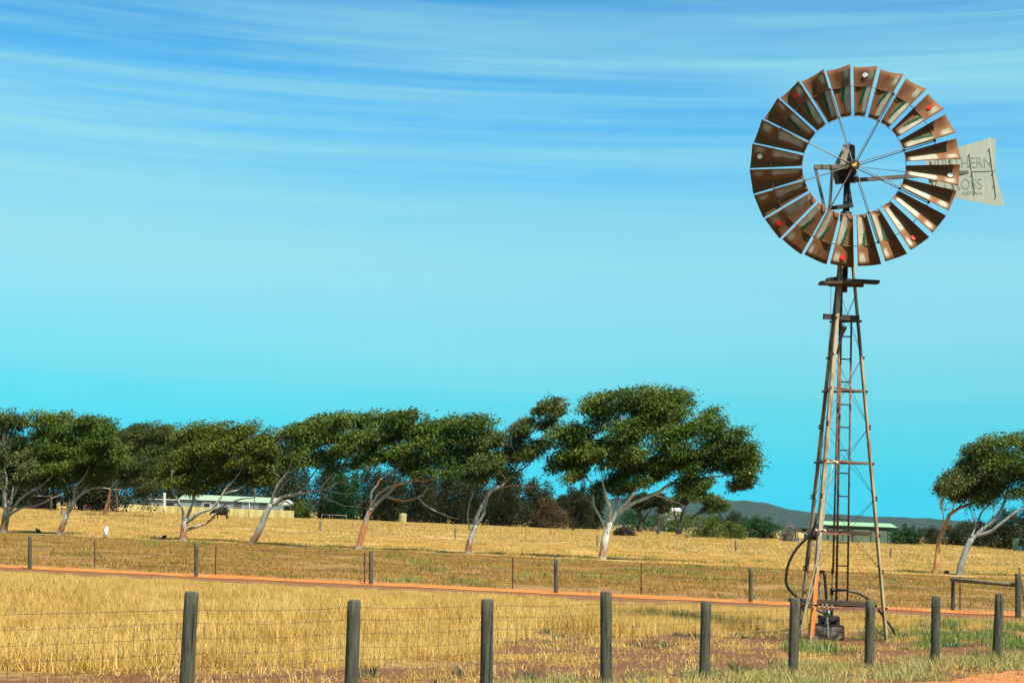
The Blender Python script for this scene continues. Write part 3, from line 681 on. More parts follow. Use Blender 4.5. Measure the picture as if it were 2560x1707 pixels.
gum('gum_tree', 'slate-grey gum tree leaning out of the picture at its right edge', 'tree', CR8,
    [([(660, 1332), (700, 1150), (770, 950), (830, 825)], .27, .20),
     ([(825, 840), (930, 740, 0), (1050, 640, 0), (1180, 520, .1), (1270, 380, .2), (1310, 220, .2), (1345, 80, .2), (1380, -150, .2), (1450, -380, .2)], .16, .035),
     ([(900, 775), (1050, 740, -.3), (1180, 660, -.5), (1300, 560, -.6), (1450, 460, -.7), (1570, 390, -.8), (1800, 250, -.8), (2000, 60, -.8)], .13, .04),
     ([(835, 800), (870, 690, .2), (930, 560, .4), (980, 440, .5), (1060, 370, .6), (1150, 280, .7), (1200, 120, .8)], .09, .025),
     ([(1310, 220, .2), (1420, 60, .6), (1560, -120, .8), (1700, -300, .9)], .06, .02), ([(1380, -150, .2), (1250, -300, -.4), (1150, -430, -.6)], .05, .02)],
    c4([(560, 145, 80, 45), (660, 130, 90, 45), (780, 125, 110, 45), (900, 140, 110, 50), (600, 230, 100, 60), (730, 230, 110, 65), (860, 240, 120, 75), (980, 260, 120, 90), (640, 330, 90, 55), (760, 340, 100, 60), (900, 360, 110, 80), (1020, 380, 110, 90), (700, 420, 70, 40), (800, 440, 80, 40), (560, 450, 45, 35), (480, 470, 30, 30), (930, 470, 90, 50)]),
    'bark_blue', 'leaf_green', .27, 9, leafL=.18, leafW=.055, bare=[(880, 640, 850, 380), (1120, 300, 1130, 470)])

def bush(name, label, cat, px, py0, py1, rx, Y, leaf, seed, n=5000, L=.35, W=.12, stems='bark_dark', lobes=7, depth=None, droop=.2, group=None, trunk=None):
    """a shrub or far tree centred on photo column px, spanning rows py0 (top) to py1 (foot), half width rx pixels, Y metres away"""
    global RNG
    RNG = np.random.default_rng(seed+500); random.seed(seed)
    b = gx(px, py1, Y); ppm = F/Y; top = at(px, py0, Y).z; W_ = rx/ppm*1.08; D = depth or W_*.8; H = (top-b.z)*1.10; top = b.z+H
    root = thing(name, b, label, cat, group)
    low = b.z if trunk is None else b.z+trunk*H
    C = []; R = []
    for i in range(lobes):
        a = random.uniform(0, 2*math.pi); q = math.sqrt(random.random())*.72
        x = b.x+W_*q*math.cos(a); y = Y+D*q*math.sin(a); hh = (top-low)*(1-.35*q*q)*random.uniform(.82, 1.0)
        k = 6
        for j in range(k):
            zz = low+hh*(j+.5)/k*.96; e = .55*math.sin(math.pi*(.18+.75*(j+.5)/k))
            C.append((x+random.uniform(-1, 1)*W_*.42, y+random.uniform(-1, 1)*D*.4, zz+random.uniform(-.06, .06)*hh)); R.append((W_*e*.85, D*e*.8, hh/k*.95))
    C = np.array(C); R = np.array(R); V, t = leaf_arrays(C, R, np.full(len(C), max(10, n//len(C))), L, W, droop, RNG.uniform(0, 1, len(C)))
    V[:, 2] = np.maximum(V[:, 2], b.z+.02)
    link_mesh('crown', np_mesh('crown', V-np.array(b), quads_of(len(V)//4), M[leaf], t), root)
    sb = MB(); r = max(.03, H*.02) if trunk is None else max(.05, H*.018)
    for i in range(4 if trunk is None else 3):
        c = Vector(C[random.randrange(len(C))])
        sb.tube(smooth_line([b+Vector((random.uniform(-.2, .2)*W_*.4, 0, -.1)), b.lerp(c, .45)+Vector((0, 0, .1*H)), c], 3, .05), [r*(1-.75*q/6) for q in range(7)], 5, False)
    sb.build('trunk', M[stems], root)
    return root

# dark scrub behind the gums
bush('bush', 'rounded olive bush at the right end of the cream fence', 'bush', 753, 1252, 1297, 22, 262, 'leaf_bright', 1, 3500, .35, .14, lobes=5)
spec = [(800, 1150, 1302, 48, 290, 'leaf_dark'), (850, 1175, 1302, 40, 284, 'leaf_vivid'), (905, 1155, 1304, 55, 292, 'leaf_dark'), (965, 1172, 1308, 45, 284, 'leaf_dark'),
        (1040, 1172, 1312, 48, 286, 'leaf_dark'), (1095, 1162, 1314, 55, 296, 'leaf_dark'), (1145, 1170, 1316, 52, 280, 'leaf_dark'), (1205, 1176, 1318, 60, 275, 'leaf_dark'), (1275, 1184, 1322, 60, 272, 'leaf_dark'), (1330, 1200, 1324, 52, 276, 'leaf_dark'), (1442, 1212, 1326, 34, 290, 'leaf_dark'), (1482, 1222, 1328, 30, 295, 'leaf_dark')]
look = ['tall dark scrub tree immediately right of the rounded olive bush', 'deep green scrub tree behind the pipe rail frame', 'dark scrub tree filling the gap left of the orange-footed gum', 'dark scrub tree behind the foot of the orange-footed gum',
        'dark scrub tree just right of the beige tank', 'tall dark scrub tree behind the drooping limb', 'dark scrub tree left of the twisting pale trunk', 'broad dark scrub tree behind the twisting pale trunk', 'broad dark scrub tree right of the twisting pale trunk', 'dark scrub tree beside the red-brown shrub', 'dark scrub tree right of the red-brown shrub', 'dark scrub tree immediately left of the white trunk of the largest gum']
for i, (s_, lb) in enumerate(zip(spec, look)):
    bush('scrub_tree', lb, 'tree', *s_, 20+i, 9000, .46, .16, lobes=9, group='dark scrub behind the gum trees')
bush('shrub', 'tall red-brown shrub at the right end of the dark scrub', 'shrub', 1388, 1238, 1327, 42, 262, 'leaf_brown', 40, 6500, .36, .12, lobes=7)
# windbreak trees behind the left gums
spec = [(20, 1080, 1272, 70, 235, 'leaf_dark', .10), (110, 1060, 1275, 75, 240, 'leaf_dark', .10), (200, 1080, 1278, 70, 245, 'leaf_dark', .10), (290, 1100, 1280, 70, 240, 'leaf_dark', .10),
        (385, 1075, 1270, 75, 300, 'leaf_dark', .10), (470, 1090, 1272, 75, 300, 'leaf_dark', .10), (560, 1095, 1276, 75, 300, 'leaf_dark', .10), (650, 1110, 1280, 75, 300, 'leaf_dark', .10), (720, 1120, 1284, 60, 305, 'leaf_dark', .10)]
look = ['shadowy windbreak tree behind the cream hut at far left', 'shadowy windbreak tree above the dark red shed', 'shadowy windbreak tree above the brown brick shed', 'shadowy windbreak tree just left of the cream fence', 'shadowy windbreak tree above the left end of the grey shed',
        'shadowy windbreak tree above the pale shed roof', 'shadowy windbreak tree over the middle of the mint roof', 'shadowy windbreak tree above the right end of the mint roof', 'shadowy windbreak tree behind the little gabled verandah']
for i, (s_, lb) in enumerate(zip(spec, look)):
    bush('windbreak_tree', lb, 'tree', *s_[:6], 60+i, 9000, .50, .18, lobes=10, trunk=s_[6], droop=.5, stems='bark_dull', group='windbreak trees behind the left gums')

# two thin trees nearer than the sheds, behind the front row
gum('gum_tree', 'distant red-brown gum tree behind the slim grey-trunked gum', 'tree', C5, [([(850, 945), (868, 870), (890, 800), (905, 720)], .32, .2), ([(880, 850), (925, 790, .4), (960, 700, .6), (1060, 560, .8)], .12, .04), ([(905, 730), (960, 560, -.5), (1060, 400, -.8)], .14, .04)],
    [(960, 330, 100, 90), (1080, 290, 90, 80), (1120, 230, 70, 50), (1200, 280, 90, 80), (1300, 250, 90, 70), (1340, 320, 90, 80), (1000, 450, 110, 80), (1150, 400, 120, 80), (1290, 430, 110, 90), (980, 580, 110, 70), (1130, 540, 120, 80), (1280, 560, 110, 80), (1060, 660, 110, 50), (1180, 680, 80, 70), (1330, 640, 70, 50), (1140, 760, 60, 50)],
    'bark_red', 'leaf_grey', .3, 11, leafL=.3, leafW=.09, dens=.55, depth_f=.6)

# trees and bushes seen past the largest gum
C15 = (1480, 1180, .21259)
for i, (lb, limbs, cl_) in enumerate([
        ('small dark forked tree standing under the largest gum, left of the brush pile', [([(-225, 690), (-210, 600), (-190, 540)], .4, .25), ([(-195, 550), (-260, 470), (-290, 380)], .18, .06), ([(-190, 545), (-130, 460), (-110, 380)], .18, .06)], [(-300, 340, 90, 70), (-200, 330, 90, 70), (-110, 350, 80, 70), (-200, 420, 90, 50)]),
        ('dark straight-stemmed tree left of the three behind the largest gum', [([(563, 715), (570, 600), (560, 480), (570, 380)], .55, .3), ([(575, 620), (640, 520, .3), (700, 430, .6)], .25, .08), ([(565, 500), (500, 420), (460, 330)], .2, .06)], [(480, 330, 90, 60), (570, 300, 100, 60), (660, 340, 90, 60), (560, 380, 110, 50)]),
        ('thin dark tree in the middle of the three behind the largest gum', [([(775, 740), (780, 640), (785, 540), (780, 400)], .35, .18), ([(780, 640), (840, 540), (860, 430)], .14, .05), ([(780, 590), (740, 500), (720, 420)], .12, .05)], [(740, 340, 80, 60), (820, 360, 80, 60), (850, 430, 60, 50), (780, 290, 80, 50)]),
        ('dark spreading tree right of the three behind the largest gum', [([(1018, 745), (1020, 660), (1030, 600)], .75, .5), ([(1015, 640), (980, 520), (960, 400)], .26, .1), ([(1030, 620), (1060, 500), (1100, 400)], .3, .1), ([(1040, 640), (1130, 570), (1240, 490), (1340, 400)], .32, .1)],
         [(1000, 330, 110, 60), (1120, 280, 120, 70), (1250, 250, 110, 70), (1330, 310, 100, 60), (1430, 380, 110, 60), (1520, 400, 70, 50), (1200, 180, 100, 60), (1300, 160, 80, 50), (1450, 320, 80, 40), (1380, 440, 90, 40), (1100, 190, 80, 50)])]):
    gum('dark_tree', lb, 'tree', C15, limbs, cl_, 'bark_dark', 'leaf_dark' if i < 3 else 'leaf_bright', .5, 80+i, leafL=.34, leafW=.11, dens=.5, depth_f=.7)
bush('bush', 'grey-green bush low in front of the far plain, left of the deep green bush', 'bush', 1765, 1285, 1340, 52, 225, 'leaf_bright', 90, 5000, .30, .11, lobes=8)
bush('bush', 'small olive bush against the left flank of the deep green bush', 'bush', 1838, 1302, 1341, 30, 220, 'leaf_bright', 91, 3000, .30, .10, lobes=6)
bush('bush', 'rounded deep green bush left of the windmill foot', 'bush', 1897, 1292, 1341, 52, 235, 'leaf_vivid', 92, 6000, .30, .12, lobes=9)
bush('bush', 'tall brown-green bush behind the grey-green and deep green bushes', 'bush', 1822, 1277, 1336, 34, 250, 'leaf_dark', 93, 3500, .34, .12, lobes=6)
bush('bush', 'low green scrub bush seen between the trunks behind the brush pile', 'bush', 1590, 1272, 1318, 60, 330, 'leaf_vivid', 94, 5000, .4, .16, lobes=8)
bush('bush', 'low green scrub bush right of the dark trunks under the largest gum', 'bush', 1690, 1276, 1318, 50, 335, 'leaf_bright', 95, 4000, .4, .16, lobes=8)
bush('bush', 'dark round bush against the right end of the green shed', 'bush', 2268, 1314, 1357, 32, 232, 'leaf_vivid', 96, 4500, .30, .12, lobes=7)
bush('bush', 'low dark bush between the green shed and the orange-barked gum', 'bush', 2325, 1316, 1357, 26, 250, 'leaf_dark', 97, 3000, .32, .12, lobes=6)
bush('bush', 'low dark hedge bush between the two leaning right-hand gums', 'bush', 2392, 1312, 1359, 34, 250, 'leaf_dark', 98, 4000, .32, .12, lobes=7)
bush('bush', 'taller dark bush behind the slate-grey leaning trunk', 'bush', 2450, 1296, 1364, 42, 240, 'leaf_dark', 99, 5000, .34, .12, lobes=8)
bush('scrub_tree', 'dark scrub tree behind the limbs at the right edge', 'tree', 2515, 1272, 1370, 52, 225, 'leaf_dark', 100, 7000, .36, .12, lobes=9)
bush('scrub_tree', 'dark olive scrub tree cut by the right edge of the picture', 'tree', 2590, 1262, 1372, 55, 215, 'leaf_dark', 101, 7000, .36, .12, lobes=9)

# brush heap and dead shrub
def twig_heap(name, label, px, py0, py1, rx, Y, n, seed, m='dead_twig', r=.03):
    random.seed(seed); b = gx(px, py1, Y); ppm = F/Y; H = at(px, py0, Y).z-b.z; W_ = rx/ppm
    o = thing(name, b, label, 'brush'); mb = MB()
    for i in range(n):
        a = random.uniform(0, math.pi); q = random.uniform(-1, 1); ph = random.uniform(.3, 1)
        p = [b+Vector((W_*math.cos(math.pi*t)*ph*math.cos(a*.5), W_*.6*q+W_*.3*math.sin(a)*(t-.5), H*ph*math.sin(math.pi*t)*random.uniform(.8, 1.1))) for t in (0, .25, .5, .75, 1.)]
        k = random.randint(0, 2); mb.tube(smooth_line(p[k:k+3], 3, .15), [r*(1-.1*q_) for q_ in range(7)], 4, False)
    mb.build('twigs', M[m] if m != 'dead_twig' else M['greywood'], o); return o
twig_heap('brush_pile', 'grey tangled dead brush heap between the deep green bush and the green shed', 1972, 1309, 1346, 24, 215, 150, 5, r=.07)
h = twig_heap('brush_pile', 'low dark brush pile on the dry grass behind the largest gum trunk', 1558, 1315, 1334, 30, 205, 160, 6, 'bark_dark', .06)
RNG = np.random.default_rng(3)
bc = np.array([[random.uniform(-1.3, 1.3), random.uniform(-.8, .8), random.uniform(.2, .7)] for _ in range(16)])
V, t = leaf_arrays(bc, np.full((16, 3), .5), np.full(16, 110), .3, .08, .1, RNG.uniform(0, 1, 16))
link_mesh('foliage', np_mesh('foliage', V, quads_of(len(V)//4), M['leaf_dark'], t), h)

# ------------------------------------------------------------------ far buildings
def corr(name, c1, c2, per=.2, axis=0):
    m = new_mat(name, .7); k = N(m); p = k.coord('Object'); x = k.sepz(p)[axis]
    w = k.math('SINE', k.math('MULTIPLY', x, 2*math.pi/per)); n1 = k.noise(k.scale(p, (1, 1, .3)), 1.2, 4)
    k.col(k.mix(k.rng(n1, .3, .7), c1, c2)); k.bump(w, .6, .03); return m
M['cream_sheet'] = corr('cream_sheet', (.66, .54, .20), (.76, .64, .27), .25)
M['grey_sheet'] = corr('blue_grey_sheet', (.16, .20, .21), (.25, .29, .29), .3)
M['mint'] = corr('mint_roof_sheet', (.22, .30, .19), (.29, .38, .25), .4)
M['mint2'] = corr('pale_green_roof_sheet', (.17, .32, .18), (.22, .38, .22), .4)
M['green_sheet'] = corr('green_wall_sheet', (.085, .135, .085), (.11, .165, .105), .3)
M['green_sheet2'] = corr('light_green_gable_sheet', (.17, .30, .20), (.22, .36, .25), .3, 1)
M['cream'] = simple('cream_render', (.56, .46, .24), (.66, .55, .30), 1, .9)
M['brick'] = simple('red_brown_brick', (.09, .028, .016), (.17, .06, .035), 4, .9)
M['darkred'] = simple('dark_red_board', (.035, .012, .010), (.07, .025, .018), 2, .9)
M['paleroof'] = simple('pale_sheet_roof', (.34, .33, .27), (.46, .44, .36), 2, .8)
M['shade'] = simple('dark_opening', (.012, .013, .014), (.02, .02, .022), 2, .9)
M['whitep'] = simple('white_plastic', (.60, .60, .52), (.68, .68, .61), 4, .5)
M['beige'] = simple('beige_tank', (.34, .27, .11), (.42, .34, .15), 3, .7)

# cream sheet fence: one panel after another, posts between
p0, p1 = gx(311, 1279, 266), gx(734, 1298, 250)
fc = thing('sheet_fence', p0, 'long cream corrugated sheet fence in front of the grey shed', 'fence')
h0, h1 = at(311, 1259.5, 266).z-p0.z, at(734, 1276.5, 250).z-p1.z
npan = 12
for i in range(npan):
    a, b = p0.lerp(p1, (i+.012)/npan), p0.lerp(p1, (i+.988)/npan); a.z, b.z = zt(a.y), zt(b.y)
    hh = h0+(h1-h0)*(i+.5)/npan+random.uniform(-.03, .03); d = (b-a).normalized(); n = Vector((d.y, -d.x, 0))
    mb = MB(); k = 24; top = []; bot = []
    for j in range(k+1):
        q = a.lerp(b, j/k)+n*(.03 if j % 2 else -.03); bot.append(q+Vector((0, 0, -.05))); top.append(q+Vector((0, 0, hh)))
    mb.add(bot+top, [(j, j+1, k+1+j+1, k+1+j) for j in range(k)])
    mb.add([q-n*.01 for q in bot]+[q-n*.01 for q in top], [(j+1, j, k+1+j, k+1+j+1) for j in range(k)])
    mb.build('panel', M['cream_sheet'], fc)
    mb = MB(); mb.box(p0.lerp(p1, i/npan)+n*.05+Vector((0, 0, hh/2)), (.09, .09, hh+.02)); mb.build('post', M['cream_sheet'], fc)

def shed(name, label, pxl, pxr, py_base, Y, eave, ridge, depth, wall, roof, over=.25, gable_mat=None, lean=False, yaw=0.):
    """gabled shed whose long front runs from photo column pxl to pxr at distance Y; eave and ridge are photo rows at its middle"""
    l, r = gx(pxl, py_base, Y), gx(pxr, py_base, Y); w = r.x-l.x; c = (l+r)/2; c.z = zt(Y)-.1
    ze = at((pxl+pxr)/2, eave, Y).z-c.z; zr = at((pxl+pxr)/2, ridge, Y+(0 if lean else depth/2)).z-c.z
    o = thing(name, c, label, 'shed'); o.rotation_euler = (0, 0, 0)
    mb = MB(); mb.box(c+Vector((0, depth/2, ze/2)), (w, depth, ze)); mb.build('wall', M[wall], o)
    t = .06
    if lean:
        mb = MB(); mb.prism([c+Vector((-w/2-over, -over, ze)), c+Vector((-w/2-over, depth+over, zr)), c+Vector((-w/2-over, depth+over, zr+t)), c+Vector((-w/2-over, -over, ze+t))], (w+2*over, 0, 0)); mb.build('roof', M[roof], o)
        mb = MB(); mb.prism([c+Vector((-w/2, .02, ze)), c+Vector((-w/2, depth, ze)), c+Vector((-w/2, depth, zr-.02))], (w, 0, 0)); mb.build('gable', M[gable_mat or wall], o)
    else:
        for s in (-1, 1):
            y0 = depth/2; e = s*(depth/2+over)
            mb = MB(); mb.prism([c+Vector((-w/2-over, y0+e, ze-.05)), c+Vector((-w/2-over, y0, zr)), c+Vector((-w/2-over, y0, zr+t)), c+Vector((-w/2-over, y0+e, ze-.05+t))], (w+2*over, 0, 0)); mb.build('roof_sheet', M[roof], o)
        for s in (-1, 1):
            mb = MB(); x = s*w/2; mb.prism([c+Vector((x, .03, ze)), c+Vector((x, depth-.03, ze)), c+Vector((x, depth/2, zr-.03))], (-s*.08, 0, 0)); mb.build('gable', M[gable_mat or wall], o)
    return o, c, w, ze
def opening(o, c, x, z0, w, h, m='shade', name='window', frame=None):
    mb = MB(); mb.box(c+Vector((x, -.02, z0+h/2)), (w, .08, h)); q = mb.build(name, M[m], o)
    if frame:
        mb = MB()
        for (dx, dz, sx, sz) in ((0, h/2+.04, w+.16, .08), (0, -h/2-.04, w+.16, .08), (-w/2-.04, 0, .08, h), (w/2+.04, 0, .08, h)): mb.box(c+Vector((x+dx, -.05, z0+h/2+dz)), (sx, .10, sz))
        mb.build('frame', M[frame], q)
o, c, w, ze = shed('farm_shed', 'long blue-grey shed with a mint roof behind the cream fence', 448, 690, 1284, 272, 1252, 1240, 9, 'grey_sheet', 'mint')
for x, ww in ((-.31, 1.0), (.10, 1.3), (.36, 1.4)): opening(o, c, x*w, 1.7, ww, .8, 'greyblack', 'window', 'grey_sheet')
opening(o, c, -.22*w, .1, 1.1, 2.1, 'shade', 'door', 'whitep')
for x in (-.1, .22):
    mb = MB(); mb.tube([c+Vector((x*w, -.14, 0)), c+Vector((x*w, -.14, ze))], .05, 6); mb.build('downpipe', M['whitep'], o)
o, c, w, ze = shed('farm_shed', 'low plain grey lean-to at the left end of the mint-roofed shed', 371, 447, 1280, 274, 1249, 1247, 7, 'grey_sheet', 'paleroof', lean=True)
opening(o, c, .2*w, .1, 1.4, 2.0, 'shade', 'door', 'grey_sheet')
# verandah with a pale gable roof
l, r = gx(700, 1290, 262), gx(728, 1290, 262); zt_ = at(714, 1261, 262).z; zr = at(714, 1250, 262).z
vd = thing('verandah', (l+r)/2, 'little pale-roofed gabled verandah at the right end of the grey shed', 'verandah')
for x in (l.x+.15, r.x-.15):
    for y in (0, 3):
        mb = MB(); mb.box(Vector((x, 262+y, (l.z+zt_)/2)), (.14, .14, zt_-l.z)); mb.build('post', M['whitep'], vd)
for s in (-1, 1):
    xm = (l.x+r.x)/2; e = (r.x-l.x)/2+.3
    mb = MB(); mb.prism([(xm+s*e, 261.6, zt_-.02), (xm, 261.6, zr), (xm, 261.6, zr+.07), (xm+s*e, 261.6, zt_+.05)], (0, 3.9, 0)); mb.build('roof_sheet', M['whitep'], vd)
mb = MB(); mb.prism([(l.x, 261.75, zt_), (r.x, 261.75, zt_), (xm, 261.75, zr-.04)], (0, .06, 0)); mb.build('gable', M['whitep'], vd)
mb = MB(); mb.box(Vector((xm, 261.8, zt_-.12)), (r.x-l.x, .1, .2)); mb.build('beam', M['grey_sheet'], vd)
# cream hut, dark red shed, brown brick shed at far left
o, c, w, ze = shed('hut', 'cream flat-fronted hut half hidden at the far left edge', -30, 79, 1280, 240, 1231, 1226, 6, 'cream', 'paleroof', lean=True)
opening(o, c, -.1*w, 1.2, 1.0, 1.0, 'shade', 'window', 'whitep')
o, c, w, ze = shed('board_shed', 'dark red-brown board shed beside the cream hut', 80, 117, 1281, 238, 1240, 1234, 5, 'darkred', 'paleroof', lean=True)
opening(o, c, -.1*w, .1, 1.0, 1.9, 'shade', 'door', 'darkred')
o, c, w, ze = shed('brick_shed', 'low brown brick shed with a pale roof, behind the slim grey trunk', 204, 253, 1276, 258, 1253, 1248, 5, 'brick', 'paleroof', lean=True)
opening(o, c, .2*w, .9, .9, .8, 'shade', 'window', 'paleroof')
# green shed behind the windmill foot
o, c, w, ze = shed('machinery_shed', 'long green shed with a pale green roof behind the windmill legs', 2051, 2238, 1353, 236, 1314, 1306, 8, 'green_sheet', 'mint2', .3, 'green_sheet2')
for x, ww in ((-.30, .2), (.05, .24), (.33, .14)):
    mb = MB(); mb.box(c+Vector((x*w, -.03, ze*.42)), (ww*w, .06, ze*.80)); d = mb.build('door', M['green_sheet'], o)
    for s in (-1, 1):
        mb = MB(); mb.box(c+Vector((x*w+s*ww*w/2, -.05, ze*.42)), (.07, .1, ze*.80)); mb.build('jamb', M['shade'], d)
mb = MB(); mb.box(c+Vector((0, -.10, ze*.86)), (w*.8, .08, .12)); mb.build('door_rail', M['shade'], o)
o2, c2, w2, ze2 = shed('lean_to', 'low dark green lean-to at the left end of the green shed', 2022, 2050, 1352, 238, 1337, 1334, 4, 'green_sheet', 'green_sheet', lean=True)
opening(o2, c2, 0, .05, .8, .9, 'shade', 'door', 'green_sheet')
o, c, w, ze = shed('small_shed', 'tiny pale green shed among the dark trees at the right edge', 2546, 2575, 1371, 215, 1352, 1346, 2.5, 'green_sheet2', 'mint', .1)
opening(o, c, -.2*w, .15, .6, .6, 'whitep', 'panel')
o, c, w, ze = shed('far_shed', 'distant shed with a white roof glimpsed under the largest gum', 1664, 1700, 1312, 420, 1276, 1269, 8, 'whitep', 'whitep')
opening(o, c, 0, .1, 3, 3, 'shade', 'door')
# beige tank
b = gx(1006, 1311, 262); mb = MB(); r_ = 9.5/(F/262); hh = at(1006, 1284, 262).z-b.z
tk = thing('water_tank', b, 'upright beige tank standing in the dark scrub right of the orange-footed gum', 'tank')
mb.tube([b+Vector((0, 0, z)) for z in np.linspace(-.05, hh, 9)], [r_*(1+.02*(i % 2)) for i in range(9)], 16); mb.build('tank_wall', M['beige'], tk)
mb = MB(); mb.tube([b+Vector((0, 0, hh+.001)), b+Vector((0, 0, hh+.12))], [r_*1.02, r_*.2], 16); mb.build('lid', M['beige'], tk)
# pipe rail frame
fr = thing('rail_frame', gx(835, 1303, 255), 'thin grey goal-like rail frame in front of the dark scrub', 'frame')
for px, py in ((804, 1302), (823, 1302.5), (865, 1304.5)):
    q = gx(px, py, 255); mb = MB(); mb.tube([q, q+Vector((0, 0, .95))], .045, 6); mb.build('post', M['rod'], fr)
q0, q1 = gx(804, 1302, 255), gx(865, 1304, 255); mb = MB(); mb.tube([q0+Vector((-.05, 0, .95)), q1+Vector((.05, 0, .95))], .045, 6); mb.build('rail', M['rod'], fr)

# ------------------------------------------------------------------ windmill
B = ground(2080, 1600)
WM = thing('windmill', B, 'tall rusty farm windmill with a many-bladed wheel on a three-legged tower', 'windmill')
Yw = B.y-.58
HUB = at(2134.5, 414, Yw)
RW = ((at(2134.5+261, 414, Yw)-at(2134.5-261, 414, Yw)).length)/2*.978
HH = HUB.z
AX = Vector((B.x, B.y, 0))
LEAN = hd_x = at(2118, 453, B.y).x-B.x            # the old tower leans a little
def axis(z): return Vector((B.x+LEAN*z/HH, B.y, z))
# the tower: three angle-iron legs
foot = [Vector((1.10, .15, 0)), Vector((-.62, -1.0, 0)), Vector((-.49, .85, 0))]
LEGTOP = HH-.85
def leg_pt(i, z):
    t = z/LEGTOP; s = 1+( .075-1)*t
    return axis(z)+Vector((foot[i].x*s, foot[i].y*s, 0))
for i in range(3):
    mb = MB(); out = foot[i].normalized(); a1 = Matrix.Rotation(math.radians(135), 3, 'Z') @ out; a2 = Matrix.Rotation(math.radians(-135), 3, 'Z') @ out
    prof = [out*0, a1*.074, a1*.074-out*.010, -out*.014, a2*.074-out*.010, a2*.074]
    z0, z1 = -.15, LEGTOP
    ring = [leg_pt(i, z0)+p for p in prof]+[leg_pt(i, z1)+p*.8 for p in prof]
    mb.add(ring, [(0, 1, 2, 3), (0, 3, 4, 5), (6, 9, 8, 7), (6, 11, 10, 9)]+[(j, 6+j, 6+(j+1) % 6, (j+1) % 6) for j in range(6)])
    lg = mb.build('tower_leg', M['steel_orange' if i == 1 else 'steel'], WM)
    if i == 1: lg['label'] = 'front leg with its foot painted orange'
    for z in (1.28, 1.33, 2.65, 2.7, 4.0, 4.05, 5.35):
        mb = MB(); p = leg_pt(i, z); mb.tube([p+out*.03, p-out*.05], .022, 6); mb.build('bolt', M['rustdark'], lg)
lv = [.62, 1.98, 3.33, 4.70, 6.05]
nodes = [.02, 1.30, 2.68, 4.03, 5.37, 6.62]
for k, z in enumerate(lv):
    for i, j in ((0, 1), (1, 2), (2, 0)):
        mb = MB(); a, b = leg_pt(i, z), leg_pt(j, z); d = (b-a).normalized(); n = d.cross(Vector((0, 0, 1)))
        mb.beam(a-d*.04, b+d*.04, .010, .034); mb.beam(a-d*.04+n*.016+Vector((0, 0, .018)), b+d*.04+n*.016+Vector((0, 0, .018)), .034, .007)
        mb.build('girt', M['rust'] if k < 4 else M['rustdark'], WM)
um = rail_mesh('rod_mesh', M['rustdark'], 4)
rm = rail_mesh('rod_light_mesh', M['rod'], 6)
for i, j in ((0, 1), (1, 2), (2, 0)):
    for z0, z1 in zip(nodes, nodes[1:]):
        bar('brace_rod', um, leg_pt(i, z0), leg_pt(j, z1), .0042, WM, B); bar('brace_rod', um, leg_pt(j, z0), leg_pt(i, z1), .0042, WM, B)
# planks lying across the girts
def plank(a, b, w, h, m='plank', parent=WM, name='plank'):
    mb = MB(); mb.beam(a, b, w, h); return mb.build(name, M[m], parent)
yp = B.y-.30
plank(at(1986, 1324, yp), at(2180, 1335, yp), .04, .078); plank(at(1970, 1498, yp+.2), at(2185, 1511, yp+.2), .04, .075)
plank(at(2058, 791, B.y-.2), at(2148, 796, B.y-.2), .06, .10, 'plank')
# platform under the wheel
pf = MB(); zc = at(2110, 707, B.y).z
pl = MB(); pl.beam(at(2049, 708, B.y-.3), at(2150, 708, B.y-.3), .26, .05); PFM = pl.build('platform', M['plank'], WM)
plank(at(2066, 700, B.y+.05), at(2196, 706, B.y+.05), .24, .055, parent=PFM); plank(at(2072, 711, B.y-.15), at(2158, 713, B.y-.15), .10, .07, parent=PFM)
plank(at(2066, 700, B.y+.25), at(2110, 694, B.y+.25), .2, .05, parent=PFM)
# ladder and pump rod
def vert(px0, py0, px1, py1, Y): return at(px0, py0, Y), at(px1, py1, Y)
LY = B.y+.12
LD = MB(); a, b = vert(2090.5, 1512, 2104, 724, LY); LD.tube([a, b], .023, 6); lad = LD.build('ladder', M['rust'], WM)
mb = MB(); a2, b2 = vert(2118.5, 1511, 2128.5, 796, LY); mb.tube([a2, b2], .019, 6); mb.build('rail', M['rust'], lad)
z = a.z+.3
while z < b2.z-.1:
    t0 = (z-a.z)/(b.z-a.z); t1 = (z-a2.z)/(b2.z-a2.z)
    mb = MB(); mb.tube([a.lerp(b, t0), a2.lerp(b2, t1)], .014, 5); mb.build('rung', M['rustdark'], lad); z += .437
mb = MB(); p0, p1 = vert(2082.5, 1433, 2098, 860, LY-.12); mb.tube([p0, p1], .021, 8); mb.build('pump_rod_pipe', M['rust'], WM)
mb = MB(); mb.tube([at(2098, 860, LY-.12), at(2099, 690, LY-.12)], .012, 6); mb.build('pump_rod', M['rustdark'], WM)
mb = MB(); q0 = at(2093, 885, LY-.3); q1 = at(2112, 815, LY-.3); mb.tube(smooth_line([q0, at(2101, 850, LY-.3), at(2108, 828, LY-.3), q1], 3), [.02, .022, .024, .026, .028, .03, .034, .045, .05, .045], 7); mb.build('furl_lever', M['rustdark'], WM)
mb = MB(); mb.tube([at(2078, 690, B.y-.35), at(2076, 800, B.y-.35), at(2060, 1040, B.y-.35), at(2046, 1280, B.y-.4), at(2020, 1420, B.y-.4)], .006, 4); mb.build('furl_wire', M['wire'], WM)
